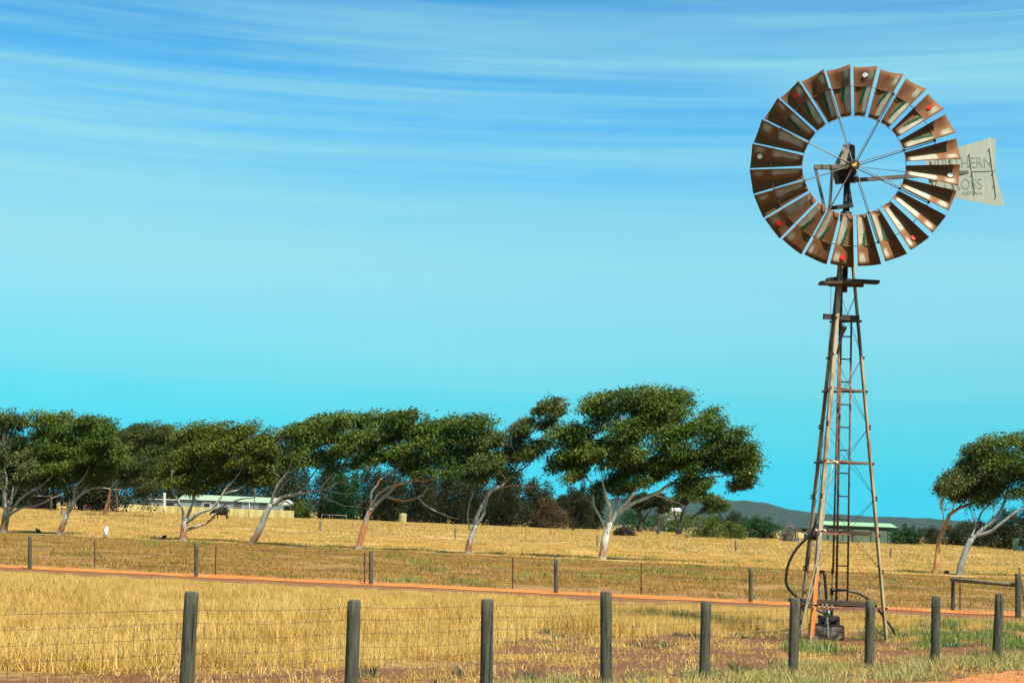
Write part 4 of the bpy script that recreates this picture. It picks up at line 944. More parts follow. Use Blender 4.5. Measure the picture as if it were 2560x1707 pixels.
# mast and head
mast_top = axis(at(2118, 443, B.y).z)
mb = MB(); mb.tube([axis(LEGTOP-1.5), axis(LEGTOP), mast_top], [.075, .066, .058], 12); mast = mb.build('mast', M['rustdark'], WM)
mb = MB(); mb.tube([axis(LEGTOP-.12), axis(LEGTOP+.06)], .11, 12); mb.build('collar', M['rustdark'], mast)
mm = .00098*135/(F/B.y)     # metres for one zoom pixel near the head
def hd(x, y, Y): return at(2020+x*.12755, 330+y*.12755, Y)
mb = MB(); mb.prism([hd(815, 1010, B.y-.10), hd(880, 1440, B.y-.10), hd(840, 1460, B.y-.10), hd(800, 1440, B.y-.10)], (0, .03, 0)); mb.build('fin', M['rustdark'], mast)
# head casting under the hood
head = MB(); head.prism([hd(500, 670, B.y-.16), hd(600, 890, B.y-.16), hd(715, 850, B.y-.16), hd(720, 930, B.y-.16), hd(880, 930, B.y-.16), hd(960, 780, B.y-.16), hd(960, 640, B.y-.16)], (0, .34, 0))
gear = head.build('gear_case', M['rustdark'], WM)
hood = MB()
Yf, Yb = B.y-.20, B.y+.24
lo = [(500, 665), (930, 665)]; mid = [(672, 330), (922, 325)]; topp = [(690, 245), (918, 268)]
r0 = [hd(*lo[0], Yf), hd(*lo[1], Yf), hd(*lo[1], Yb), hd(*lo[0], Yb)]; r1 = [hd(*mid[0], Yf+.03), hd(*mid[1], Yf+.03), hd(*mid[1], Yb-.06), hd(*mid[0], Yb-.06)]
r2 = [hd(*topp[0], Yf+.06), hd(*topp[1], Yf+.05), hd(*topp[1], Yb-.08), hd(*topp[0], Yb-.08)]; rg = [hd(800, 226, Yf+.08), hd(800, 226, Yb-.1)]
hood.add(r0+r1+r2+rg, [(0, 1, 5, 4), (1, 2, 6, 5), (2, 3, 7, 6), (3, 0, 4, 7), (4, 5, 9, 8), (5, 6, 10, 9), (6, 7, 11, 10), (7, 4, 8, 11), (8, 9, 12), (9, 10, 13, 12), (10, 11, 13), (11, 8, 12, 13), (3, 2, 1, 0)])
HD = hood.build('gearbox_hood', M['hood'], WM)
mb = MB(); mb.tube([hd(812, 230, B.y), hd(812, 205, B.y)], .012, 6); mb.build('knob', M['rustdark'], HD)
fa = MB(); fa.beam(hd(120, 690, B.y-.22), hd(830, 690, B.y-.22), .07, .085); FA = fa.build('furl_arm', M['beam'], WM)
for a, b in (((140, 690), (330, 1520)), ((480, 720), (420, 1530))):
    mb = MB(); mb.beam(hd(*a, B.y-.23), hd(*b, B.y-.12), .05, .04, (0, 1, 0)); mb.build('strut', M['beam'], FA)
mb = MB(); mb.beam(hd(400, 1500, B.y-.1), hd(880, 1440, B.y-.1), .07, .07); mb.build('lower_arm', M['rustdark'], FA)
mb = MB(); mb.beam(hd(560, 965, B.y-.05), hd(960, 935, B.y+.05), .16, .10); mb.build('tail_pivot', M['rustdark'], WM)
# wheel axle and hub
mb = MB(); mb.tube([HUB+Vector((0, -.06, 0)), HUB+Vector((0, .50, 0))], .055, 12); axle = mb.build('axle', M['rustdark'], WM)
mb = MB(); mb.tube([HUB+Vector((0, -.10, 0)), HUB+Vector((0, -.085, 0)), HUB+Vector((0, .02, 0))], [.08, .098, .098], 18); hub = mb.build('hub', M['rustdark'], WM)
mb = MB(); mb.prism([HUB+Vector((x, -.104, z)) for x, z in ((-.055, -.02), (-.02, -.045), (.02, -.03), (.035, .02), (.015, .05), (0, .01), (-.03, .02))], (0, .006, 0)); mb.build('paint_patch', M['yellow'], hub)
YAW = Matrix.Rotation(math.radians(-11), 4, 'Z')
def wv(x, y, z): return HUB+YAW.to_3x3() @ Vector((x, y, z))
def wheel_frame(phi):
    c, s = math.cos(phi), math.sin(phi)
    return YAW @ Matrix(((c, -s, 0, 0), (0, 0, -1, 0), (s, c, 0, 0), (0, 0, 0, 1)))
HL = HUB-B
ri, ro = RW*.497, RW
BETA = math.radians(21)
def blade_pt(r, v, lift=0.):
    """v -1..1 across, -1 is the clockwise edge, nearest the camera"""
    w = r*2*math.sin(math.radians(7.5))-.062*RW/1.93; ch = w/math.cos(BETA)
    sag = .17*ch*(1-v*v)
    t = v*ch/2
    # chord runs from near clockwise edge back to far counter-clockwise edge
    y = t*math.cos(BETA)+sag*math.sin(BETA)*-1*-1*0 + (-sag*math.sin(BETA))*-1
    zn = -t*math.sin(BETA)-sag*math.cos(BETA)
    # local normal, towards the viewer
    ty, tz = math.cos(BETA)+(-2*v*.17*2)*math.sin(BETA), -math.sin(BETA)+(2*v*.17*2)*math.cos(BETA)
    l = math.hypot(ty, tz); ny, nz = -tz/l*-1*-1, ty/l
    return Vector((r, y+ny*lift, zn+nz*lift+.02))
def blade_mesh():
    nu, nv = 10, 14; v = []; f = []; uv = []
    for side in (0, 1):
        for i in range(nu+1):
            for j in range(nv+1):
                r = ri+(ro-ri)*i/nu; vv = -1+2*j/nv
                v.append(blade_pt(r, vv, -.003*side)); uv.append((i/nu, j/nv))
    n = (nu+1)*(nv+1)
    for i in range(nu):
        for j in range(nv):
            a = i*(nv+1)+j; f.append((a, a+nv+1, a+nv+2, a+1)); f.append((n+a, n+a+1, n+a+nv+2, n+a+nv+1))
    edge = [i*(nv+1) for i in range(nu+1)]+[nu*(nv+1)+j for j in range(1, nv+1)]+[i*(nv+1)+nv for i in range(nu-1, -1, -1)]+[j for j in range(nv-1, 0, -1)]
    for a, b in zip(edge, edge[1:]+edge[:1]): f.append((a, b, n+b, n+a))
    me = bpy.data.meshes.new('blade'); me.from_pydata(v, [], f); me.materials.append(M['sail'])
    ul = me.uv_layers.new(name='UVMap')
    for l in me.loops: ul.data[l.index].uv = uv[l.vertex_index]
    me.polygons.foreach_set('use_smooth', [True]*(2*nu*nv)+[False]*(len(f)-2*nu*nv))
    bm = bmesh.new(); bm.from_mesh(me); bmesh.ops.recalc_face_normals(bm, faces=bm.faces); bm.to_mesh(me); bm.free()
    return me
BM = blade_mesh()
RR = RW*.80                                     # radius of the outer rim wire
# bracket: a thin plate that fills the hollow of the blade along the rim wire
mb = MB(); arc = [blade_pt(RR, v, .003) for v in np.linspace(-.42, 1, 10)]
flat = [arc[0].lerp(arc[-1], t) for t in np.linspace(0, 1, 10)]
pts = arc+flat[::-1][1:-1]
mb.prism(pts, (.006, 0, 0)); BRK = mb.mesh('bracket', M['rust'])
disc = MB(); c0 = blade_pt(RW*.915, -.22, .004); c1 = blade_pt(RW*.915, -.22, .026); disc.tube([c0, c1], .048, 18)
DW, DR = disc.mesh('reflector', M['white']), disc.mesh('reflector', M['red'])
dn = MB(); dn.tube([c1, blade_pt(RW*.915, -.22, .030)], .008, 8); DN = dn.mesh('screw', M['rustdark'])
def streak_mesh(seed):
    random.seed(seed); n = 12; L = []; Rr = []
    s0, s1 = random.uniform(-.50, -.35), random.uniform(-.15, .05); e = random.uniform(.58, .66)
    for i in range(n+1):
        t = i/n; r = RW*(.80-(.80-e)*t); v = s0+(s1-s0)*t+random.uniform(-.03, .03); w = (.17+random.uniform(-.03, .03))*(.55+.45*min(1, 3*(1-t)+.2))
        L.append(blade_pt(r, v-w, .005)); Rr.append(blade_pt(r, v+w, .005))
    b = MB(); b.add(L+Rr, [(i, i+1, n+2+i, n+1+i) for i in range(n)]); return b.mesh('paint_streak', M['green'])
white_d, red_d = (0, 6, 18), (3, 9, 12, 15, 21)
no_green = (5, 6, 7, 8, 9, 15, 16, 17, 18, 19)
for k in range(24):
    phi = math.radians(90-5.7-15*k)
    bl = link_mesh('blade', BM, WM, Matrix.Translation(HL) @ wheel_frame(phi))
    link_mesh('bracket', BRK, bl)
    if k in white_d: q = link_mesh('reflector', DW, bl); q['label'] = 'white reflector disc'
    if k in red_d: q = link_mesh('reflector', DR, bl); q['label'] = 'red reflector disc'
    if k not in no_green: link_mesh('paint_streak', streak_mesh(k), bl)
def ring(name, r, y, rad, n=72, m='rod'):
    mb = MB(); P = [wv(r*math.cos(2*math.pi*i/n), y, r*math.sin(2*math.pi*i/n)) for i in range(n+1)]
    mb.tube(P, rad, 5, False); return mb.build(name, M[m], WM)
ring('inner_rim', ri*.995, -.01, .007); ring('outer_rim', RR, .02, .007, m='rust')
for k in range(8):
    a = math.radians(90-27.4-45*k); d = Vector((math.cos(a), 0, math.sin(a))); tn = Vector((-math.sin(a), 0, math.cos(a)))
    W_ = lambda r, y, q: wv(*(d*r+Vector((0, y, 0))+tn*q))
    bar('spoke', rm, W_(.09, -.08, .01), W_(RR, -.03, .012), .0095, WM, B)
    bar('spoke', um, W_(.09, .07, -.01), W_(RR, 0, -.012), .0100, WM, B)
    for r in (ri, RR):
        mb = MB(); mb.box(W_(r, -.015, 0), (.042, .05, .042), YAW.to_3x3() @ Matrix.Rotation(-a, 3, 'Y')); mb.build('clamp', M['rustdark'], WM)
bar('stay_rod', um, HUB+Vector((.08, 0, -.02)), HUB+Vector((ri, -.02, -.09)), .006, WM, B)
# tail
YV = B.y+.22
P2 = [(2312, 392), (2476, 345), (2490, 347), (2488, 428), (2511, 514), (2498, 515.5), (2327, 485)]
mb = MB(); mb.prism([at(*p, YV) for p in P2], (0, .006, 0)); vane = mb.build('tail_vane', M['vane'], WM)
mb = MB(); mb.beam(hd(860, 950, B.y+.06), at(2475, 427, YV+.06), .05, .075); mb.build('tail_arm', M['beam'], WM)
for (a, b) in (((2423.5, 385), (2437.5, 482)), ((2474, 370.5), (2490.5, 491)), ((2375, 398), (2385, 473)), ((2328, 405), (2333, 464))):
    mb = MB(); mb.beam(at(*a, YV-.008), at(*b, YV-.008), .012, .016, (0, 1, 0)); rb = mb.build('rib', M['vane'], vane)
    for t in (0, .25, .5, .75, 1):
        q = at(*a, YV-.03).lerp(at(*b, YV-.03), t); mb = MB(); mb.tube([q, q+Vector((0, .02, 0))], .010, 6); mb.build('bolt', M['rust'], rb)
mb = MB(); mb.beam(at(2432, 429, YV-.006), at(2488, 427.5, YV-.003), .006, .006, (0, 1, 0)); mb.build('seam', M['rust'], vane)
def lettering(txt, px0, px1, py_base, hpx, rot):
    cu = bpy.data.curves.new('lettering', 'FONT'); cu.body = txt; cu.size = 1; cu.extrude = 0
    o = bpy.data.objects.new('lettering', cu); COL.objects.link(o); bpy.context.view_layer.update()
    me = bpy.data.meshes.new_from_object(o.evaluated_get(bpy.context.evaluated_depsgraph_get())); bpy.data.objects.remove(o)
    v = np.array([w_.co[:] for w_ in me.vertices]); mn, mx = v.min(0), v.max(0)
    Wd = (at(px1, py_base, YV)-at(px0, py_base, YV)).length; Hd = hpx/(F/YV)
    for w_, c_ in zip(me.vertices, v): w_.co = ((c_[0]-mn[0])/(mx[0]-mn[0])*Wd, (c_[1]-mn[1])/(mx[1]-mn[1])*Hd, 0)
    me.materials.clear(); me.materials.append(M['letter'])
    p = at(px0, py_base, YV-.004)-B
    link_mesh('lettering', me, vane, Matrix.Translation(p) @ Matrix.Rotation(-math.radians(rot), 4, 'Y') @ Matrix.Rotation(math.radians(90), 4, 'X'))
lettering('SOUTHERN', 2324, 2480, 422, 28, 3.4)
lettering('CROSS', 2361, 2456, 474.5, 28, 3.4)
lettering('AUSTRALIA', 2404, 2456, 487, 8.5, 3.4)

# ------------------------------------------------------------------ pump, hoses, ropes round the tower foot
CP = lambda x, y: (1980+x*.16578, 1380+y*.16578)
pb = ground(*CP(565, 1325)); PY = pb.y
pump = thing('bore_pump', pb, 'blackened bore pump on a stained concrete block under the windmill', 'pump')
a, b = at(*CP(337, 1100), PY), at(*CP(790, 1110), PY); wd = b.x-a.x; hb = a.z-pb.z
mb = MB(); mb.box(Vector(((a.x+b.x)/2, PY+.28, hb/2-.03)), (wd, .56, hb+.06)); mb.build('concrete_block', M['concrete'], pump)
def pbox(x0, y0, x1, y1, dy, dep, m, name, par=pump):
    a, b = at(*CP(x0, y0), PY+dy), at(*CP(x1, y1), PY+dy); mb = MB(); mb.box(Vector(((a.x+b.x)/2, PY+dy+dep/2, (a.z+b.z)/2)), (abs(b.x-a.x), dep, abs(a.z-b.z))); return mb.build(name, M[m], par)
pbox(432, 965, 520, 1102, .16, .24, 'rustdark', 'bearer'); pbox(665, 985, 722, 1102, .16, .24, 'rustdark', 'bearer'); pbox(432, 955, 722, 1012, .14, .28, 'rustdark', 'cross_beam')
pbox(340, 1090, 788, 1112, -.01, .58, 'rustdark', 'cap_rim')
def ptube(pts, r, dy, m, name, par=pump, n=8, k=4):
    mb = MB(); mb.tube(smooth_line([at(*CP(x, y), PY+dy) for x, y in pts], k), r*.62, n); return mb.build(name, M[m], par)
ptube([(580, 1110), (580, 990), (590, 900), (598, 850)], .075, .25, 'rustdark', 'pump_body')
ptube([(545, 1095), (545, 1060), (640, 1060), (640, 1095)], .05, .22, 'rustdark', 'valve_body')
ptube([(597, 850), (598, 700), (600, 600)], .037, .25, 'palepipe', 'riser_pipe')
ptube([(600, 640), (600, 540)], .055, .25, 'black', 'pipe_tee')
ptube([(602, 545), (605, 420), (607, 300)], .016, .25, 'rustdark', 'plunger_rod')
ptube([(607, 330), (608, 240)], .035, .25, 'rustdark', 'rod_coupling')
ptube([(545, 1310), (535, 1100), (527, 900), (520, 780)], .035, .0, 'greypipe', 'drain_pipe')
ptube([(520, 800), (508, 560), (492, 360)], .042, .02, 'black', 'down_pipe')
ptube([(492, 370), (478, 310), (445, 290), (405, 300), (395, 340)], .046, .02, 'greyblack', 'pipe_bend')
ptube([(393, 320), (410, 500), (440, 720), (480, 900), (488, 940)], .036, .04, 'greypipe', 'slant_pipe')
ptube([(330, 845), (400, 880), (450, 905), (510, 930), (560, 900)], .042, .05, 'greyblack', 'side_pipe')
ptube([(545, 960), (550, 880)], .055, .05, 'palepipe', 'valve')
hs = thing('black_hose', ground(2110, 1600), 'thick black poly hose arching from the pump tee to the right tower leg', 'hose')
ptube([(620, 580), (680, 578), (780, 572), (880, 590), (980, 610), (1080, 660), (1180, 730), (1290, 850), (1400, 1000), (1490, 1120), (1555, 1240)], .036, .22, 'black', 'pipe', hs, 8, 5)
hs2 = thing('black_hose', ground(2000, 1590), 'long black hose bowed out to the left of the windmill legs', 'hose')
K6 = lambda x, y: (1900+x*.17007, 1240+y*.17007)
mb = MB(); mb.tube(smooth_line([at(*p, B.y-.9) for p in [K6(830, 330), K6(810, 420), K6(740, 560), K6(640, 660), K6(540, 770), K6(460, 900), K6(405, 1040), K6(385, 1180), (1966, 1460), (1978, 1478), (1995, 1494), (2020, 1508), (2045, 1512)]], 5), .025, 8)
mb.build('pipe', M['black'], hs2)
for i, (pts, lb) in enumerate([([(2052, 1325), (2042, 1400), (2030, 1450), (2018, 1500), (2006, 1560), (2002, 1592)], 'pale rope slanting down beside the orange tower foot'), ([(2082, 1155), (2072, 1230), (2058, 1300), (2048, 1380), (2038, 1450), (2016, 1520), (2004, 1560)], 'long pale rope hanging down the front tower leg')]):
    rp = thing('rope', ground(2004, 1592), lb, 'rope'); mb = MB(); mb.tube(smooth_line([at(*p, B.y-1.15) for p in pts], 4, .01), .010, 5); mb.build('strand', M['rope'], rp)
    mb = MB(); q = at(*pts[0], B.y-1.08); mb.tube([q+Vector((.09*math.cos(t), .09*math.sin(t), .02*math.sin(3*t))) for t in np.linspace(0, 6.28, 14)], .013, 5); mb.build('knot', M['rope'], rp)

# ------------------------------------------------------------------ fences
def timber(b, top, r, seed, lean=True):
    """weathered round post from foot b to point top"""
    random.seed(seed); b = b-Vector((0, 0, .3)); mb = MB(); n = 14; k = 9; d = top-b
    ph = random.uniform(0, 9); rings = []
    for i in range(k+1):
        t = i/k; c = b+d*t; rr = r*(1.04-.06*t)
        if i == k: c = c
        rings.append([c+Vector((math.cos(2*math.pi*j/n), math.sin(2*math.pi*j/n), 0))*rr*(1+.05*mnoise.noise((math.cos(2*math.pi*j/n)*1.5+ph, math.sin(2*math.pi*j/n)*1.5, t*1.5))) for j in range(n)])
    topc = [q.lerp(top, .16)+Vector((0, 0, .012+.008*random.random())) for q in rings[-1]]; rings.append(topc)
    vs_ = [q for r_ in rings for q in r_]
    mb.add(vs_, [(i*n+j, i*n+(j+1) % n, (i+1)*n+(j+1) % n, (i+1)*n+j) for i in range(len(rings)-1) for j in range(n)]+[[(len(rings)-1)*n+j for j in range(n)]], True)
    mb.sm[-1] = False
    return mb
K = 2560/2352
tops = [(440, 1362), (814, 1381), (1120, 1379), (1392, 1361), (1622, 1382), (1826, 1375), (1999, 1380), (2150, 1371), (2296, 1365)]
botx = [425, 806, 1118, 1394, 1617, 1821, 1996, 2147, 2287]; wid = [33, 31, 28.5, 26.5, 24, 22.5, 21.5, 20.5, 20]
NF = [ground(x*K, (1510+(2287-x)*.0735)*K) for x in botx]
nf = thing('wire_fence', NF[0], 'near wire mesh fence on nine weathered round timber posts', 'fence')
NT = []
for i, (b, t, w) in enumerate(zip(NF, tops, wid)):
    tp = at(t[0]*K, t[1]*K, b.y); NT.append(tp); r = w*K/2/(F/b.y)
    timber(b, tp, r, i).build('post', M['post'], nf)
dirn = (NF[-1]-NF[0]).normalized(); nrm = Vector((-dirn.y, dirn.x, 0)) if -dirn.y*0+dirn.x > 0 else Vector((dirn.y, -dirn.x, 0))
anch = [NF[0]-dirn*3.6, *NF, NF[-1]+dirn*3.4]
for q in anch: q.z = 0
for wi, hgt in enumerate((1.0, .87, .73, .585, .46, .34, .22, .10)):
    line = []
    for a, b in zip(anch, anch[1:]):
        for j in range(6):
            t = j/6; line.append(a.lerp(b, t)+nrm*.09+Vector((0, 0, hgt-.022*math.sin(math.pi*t)+.006*mnoise.noise((a.x+t*3, wi, 0)))))
    line.append(anch[-1]+nrm*.09+Vector((0, 0, hgt)))
    mb = MB(); mb.tube(line, .0020 if wi else .0026, 4, False); mb.build('wire', M['wire'], nf)
sm_ = MB(); sm_.tube([(0, 0, .08), (.003, .002, .4), (-.002, 0, .87)], .0016, 3, False)
for z in (.87, .73, .585, .46, .34): sm_.box((0, 0, z), (.009, .009, .012))
SM = sm_.mesh('stay_wire', M['wire'])
Lf = (anch[-1]-anch[0]).length; s = .1
while s < Lf:
    p = anch[0]+dirn*s+nrm*.093; link_mesh('stay_wire', SM, nf, Matrix.Translation(p-NF[0])); s += .155
# fence along the track
mid = [(70, 1233, 1307, 9), (452, 1249, 1325, 9.5), (853, 1267, 1343, 9.5), (1278, 1286, 1363, 9.5), (1725, 1305, 1384, 9.5)]
mf = thing('wire_fence', ground(70*K, 1307*K), 'middle wire fence with timber posts and red pickets along the orange track', 'fence')
MP = []
for i, (x, t, b_, w) in enumerate(mid):
    b = ground(x*K, b_*K); MP.append(b); timber(b, at((x-1)*K, t*K, b.y), w*K/2/(F/b.y), 30+i).build('post', M['post'], mf)
def picket(parent, b, tp):
    mb = MB(); d = tp-b
    for k in range(3):
        a = 2.1*k+.4; mb.beam(b-Vector((0, 0, .2))+Vector((math.cos(a), math.sin(a), 0))*.012, tp+Vector((math.cos(a), math.sin(a), 0))*.012, .026, .007, (math.cos(a), math.sin(a), .01))
    mb.build('picket', M['picket'], parent)
for x, t, b_ in ((218, 1240, 1305), (496, 1253, 1322), (838, 1268, 1341), (1178, 1280, 1352), (1473, 1293, 1365)):
    b = ground(x*K, b_*K); picket(mf, b, at(x*K, t*K, b.y))
GP = [ground(2382, 1527), ground(2546, 1543)]
gpt = [at(2383, 1446, GP[0].y), at(2545, 1434, GP[1].y)]
for i, (b, t, w) in enumerate(zip(GP, gpt, (9.5, 15))): timber(b, t, w/2/(F/b.y), 40+i).build('strainer_post', M['post'], mf)
mb = MB(); mb.tube([gpt[0]+Vector((-.05, 0, -.03)), at(2460, 1455, (GP[0].y+GP[1].y)/2), at(2545, 1462, GP[1].y)], [.062, .058, .055], 10); mb.build('rail', M['rail'], mf)
b = ground(2400, 1524); picket(mf, b, at(2400, 1440, b.y))
b = ground(2566, 1520); picket(mf, b, at(2547, 1418, b.y))
line0 = [MP[0]+(MP[0]-MP[1])*.5]+MP+GP
for hgt in (.86, .62, .38, .18):
    pts = []
    for a, b in zip(line0, line0[1:]):
        for j in range(5): pts.append(a.lerp(b, j/5)+Vector((0, .06, hgt-.02*math.sin(math.pi*j/5))))
    pts.append(line0[-1]+Vector((0, .06, hgt))); mb = MB(); mb.tube(pts, .004, 4, False); mb.build('wire', M['wire'], mf)
# fence along the second furrow and the farther pickets
ff = thing('wire_fence', ground(736*K, 1222*K), 'thin far fence of grey posts along the furrow beyond the gums', 'fence')
FP = []
for i, (x, t, b_) in enumerate([(736, 1197, 1222), (1046, 1212, 1237), (1372, 1226, 1253), (1690, 1241, 1268), (2046, 1258, 1283)]):
    b = ground(x*K, b_*K); FP.append(b); timber(b, at(x*K, t*K, b.y), 2.3/(F/b.y), 60+i).build('post', M['greywood'], ff)
for x, t, b_ in ((894, 1203, 1229), (1207, 1214, 1244), (1478, 1240, 1259), (1820, 1262, 1275), (330, 1180, 1204), (598, 1192, 1216)):
    b = ground(x*K, b_*K); picket(ff, b, at(x*K, t*K, b.y))
for hgt in (.95, .6, .3):
    mb = MB(); mb.tube([p+Vector((0, 0, hgt)) for p in [FP[0]+(FP[0]-FP[1])*1.5]+FP+[FP[-1]+(FP[-1]-FP[-2])*.8]], .004, 4, False); mb.build('wire', M['wire'], ff)
f3 = thing('picket_fence', gx(400, 1297, 225), 'row of short rusty pickets in front of the cream fence', 'fence')
for x, y0, y1 in ((338, 1276, 1293), (342, 1277, 1294), (348, 1280, 1292), (400, 1281, 1296), (444, 1280, 1296), (565, 1288, 1303), (583, 1288, 1304), (593, 1282, 1295), (612, 1284, 1297), (700, 1284, 1296), (212, 1273, 1289), (227, 1271, 1288)):
    b = gx(x, y1, 218); picket(f3, b, Vector((b.x, b.y, b.z+(y1-y0)/(F/218))))
f4 = thing('picket_fence', gx(1700, 1347, 215), 'scattered thin pickets across the pale grass behind the largest gum', 'fence')
for x, h_ in ((880, 12), (940, 13), (972, 20), (1060, 14), (1115, 13), (1250, 12), (1304, 17), (1376, 16), (1430, 15), (1568, 19), (1643, 14), (1697, 16), (1775, 14), (1827, 16), (1900, 12), (1958, 14), (2365, 14), (2475, 14), (2520, 14)):
    b = gx(x, 1340, 190+10*math.sin(x)); picket(f4, b, Vector((b.x, b.y, b.z+h_/(F/b.y))))
f5 = thing('stump_post', gx(1718, 1338, 205), 'short split grey stump post under the small dark trees', 'post')
for x in (1715, 1721): b = gx(x, 1338, 205); timber(b, Vector((b.x, b.y, b.z+.65)), .12, x).build('stake', M['greywood'], f5)
def pole(px, py0, py1, Y, r, label, m='bark_grey'):
    b = gx(px, py1, Y); t = at(px+1.5, py0, Y); o = thing('pole', b, label, 'pole'); mb = timber(b, t, r, px); mb.build('shaft', M[m], o)
    mb = MB(); mb.box(t+Vector((0, 0, -.25)), (.5, .08, .08)); mb.build('crosspiece', M['greywood'], o)
pole(410, 1232, 1286, 240, .22, 'pale leaning pole in front of the left end of the cream fence', 'bark_white'); pole(636, 1220, 1275, 256, .10, 'thin pole standing in front of the mint roof', 'greywood')
pole(127, 1238, 1281, 225, .16, 'dark pole right of the dark red shed', 'bark_dark'); pole(154, 1274, 1294, 190, .13, 'short grey post behind the slim grey-trunked gum', 'greywood')

# ------------------------------------------------------------------ small things
b = ground(263.5, 1344); tpz = at(266, 1316, b.y); wp = thing('marker_post', b, 'white plastic marker post standing alone in the dry paddock', 'post')
mb = MB(); d = tpz-b; mb.tube([b-Vector((0, 0, .1)), b+d*.5, b+d*.93], .125, 14); mb.build('shaft', M['whitep'], wp)
mb = MB(); mb.tube([b+d*.93, b+d*.97, tpz], [.14, .14, .10], 14); mb.build('cap', M['whitep'], wp)
def crow(px, py, label, face=1, s=1.):
    b = ground(px, py); o = thing('crow', b, label, 'bird'); mb = MB(); f = face
    mb.tube(smooth_line([b+Vector((x*f*s, 0, z*s)) for x, z in ((-.30, .16), (-.2, .18), (-.08, .22), (.08, .27), (.16, .36), (.22, .40))], 3), [.015, .02, .03, .05, .075, .095, .11, .115, .11, .10, .085, .07, .065, .07, .06, .03][:16], 8)
    mb.build('body', M['black'], o)
    mb = MB(); mb.tube([b+Vector((.22*f*s, 0, .40*s)), b+Vector((.31*f*s, 0, .385*s))], [.025, .004], 6); mb.build('beak', M['greyblack'], o)
    for y in (-.04, .04):
        mb = MB(); mb.tube([b+Vector((.02*f*s, y, .16*s)), b+Vector((.0, y, .06)), b+Vector((.03*f, y, -.01))], .012, 5); mb.build('leg', M['greyblack'], o)
crow(410, 1348.5, 'black crow on the ground left of the low-forking gum', 1, .7); crow(95, 1333.5, 'black crow on the ground between the two leftmost gums', -1, .75)
lg_ = ground(450, 1349); o = thing('fallen_log', lg_, 'short dark log lying at the foot of the low-forking gum', 'log')
mb = MB(); mb.tube([at(438, 1345, lg_.y-.3), at(448, 1348, lg_.y-.3), at(462, 1350.5, lg_.y-.3)], [.07, .12, .10], 8, jit=.1); mb.build('timber', M['bark_dark'], o)
rk = ground(2366, 1434); mb = MB(); random.seed(4)
bm = bmesh.new(); bmesh.ops.create_icosphere(bm, subdivisions=3, radius=.17)
for v in bm.verts:
    v.co *= 1+.25*mnoise.noise(v.co*3.1); v.co.z *= .75
me = bpy.data.meshes.new('termite_mound'); bm.to_mesh(me); bm.free(); me.materials.append(M['rustdark']); o = link_mesh('boulder', me); o.location = rk+Vector((0, 0, .07)); tag(o, 'dark brown lump of rock between the two leaning right-hand gums', 'rock')
# cow: body grown from a skeleton
cb = gx(549, 1301, 212); s = 1.15
sk = {'rump': (.80, 0, 1.05, .36, .42), 'back': (.30, 0, 1.02, .44, .52), 'chest': (-.35, 0, 1.0, .42, .52), 'neck': (-.72, 0, .98, .24, .34), 'poll': (-1.0, 0, .86, .13, .17), 'face': (-1.18, 0, .66, .10, .12), 'muz': (-1.25, 0, .52, .085, .09), 'tail0': (1.08, 0, 1.22, .05, .05), 'tail1': (1.16, 0, .9, .025, .025), 'tail2': (1.15, 0, .55, .035, .035)}
ed = [('rump', 'back'), ('back', 'chest'), ('chest', 'neck'), ('neck', 'poll'), ('poll', 'face'), ('face', 'muz'), ('rump', 'tail0'), ('tail0', 'tail1'), ('tail1', 'tail2')]
for q, y in (('l', -.2), ('r', .2)):
    st = .12 if q == 'l' else -.10
    sk.update({'hh'+q: (.80, y, .85, .17, .2), 'hk'+q: (.72+st*.3, y, .62, .11, .12), 'ho'+q: (.92+st, y, .42, .07, .07), 'hf'+q: (.86+st, y, .06, .06, .06),
               'fs'+q: (-.42, y, .80, .14, .16), 'fk'+q: (-.44-st, y, .46, .075, .075), 'ff'+q: (-.42-st*1.3, y, .06, .06, .06)})
    ed += [('rump', 'hh'+q), ('hh'+q, 'hk'+q), ('hk'+q, 'ho'+q), ('ho'+q, 'hf'+q), ('chest', 'fs'+q), ('fs'+q, 'fk'+q), ('fk'+q, 'ff'+q)]
nm = list(sk); me = bpy.data.meshes.new('cow'); me.from_pydata([Vector(sk[n_][:3])*s for n_ in nm], [(nm.index(a), nm.index(b)) for a, b in ed], [])
cow = bpy.data.objects.new('cow', me); COL.objects.link(cow); cow.location = cb; tag(cow, 'black cow grazing in front of the cream fence', 'cow')
md = cow.modifiers.new('skin', 'SKIN')
for v, n_ in zip(me.skin_vertices[0].data, nm): v.radius = (sk[n_][3]*s, sk[n_][4]*s); v.use_root = n_ == 'back'
md.use_smooth_shade = True; cow.modifiers.new('sub', 'SUBSURF').levels = 2; cow.modifiers['sub'].render_levels = 2
M['cow'] = simple('black_hide', (.012, .010, .009), (.022, .018, .016), 4, .7); me.materials.append(M['cow'])
mb = MB()
for y in (-.17, .17): mb.tube([cb+Vector((-.95*s, y*.6, .93*s)), cb+Vector((-.93*s, y*1.3, .92*s))], [.05, .02], 6)
e_ = mb.build('ears', M['cow'], cow)

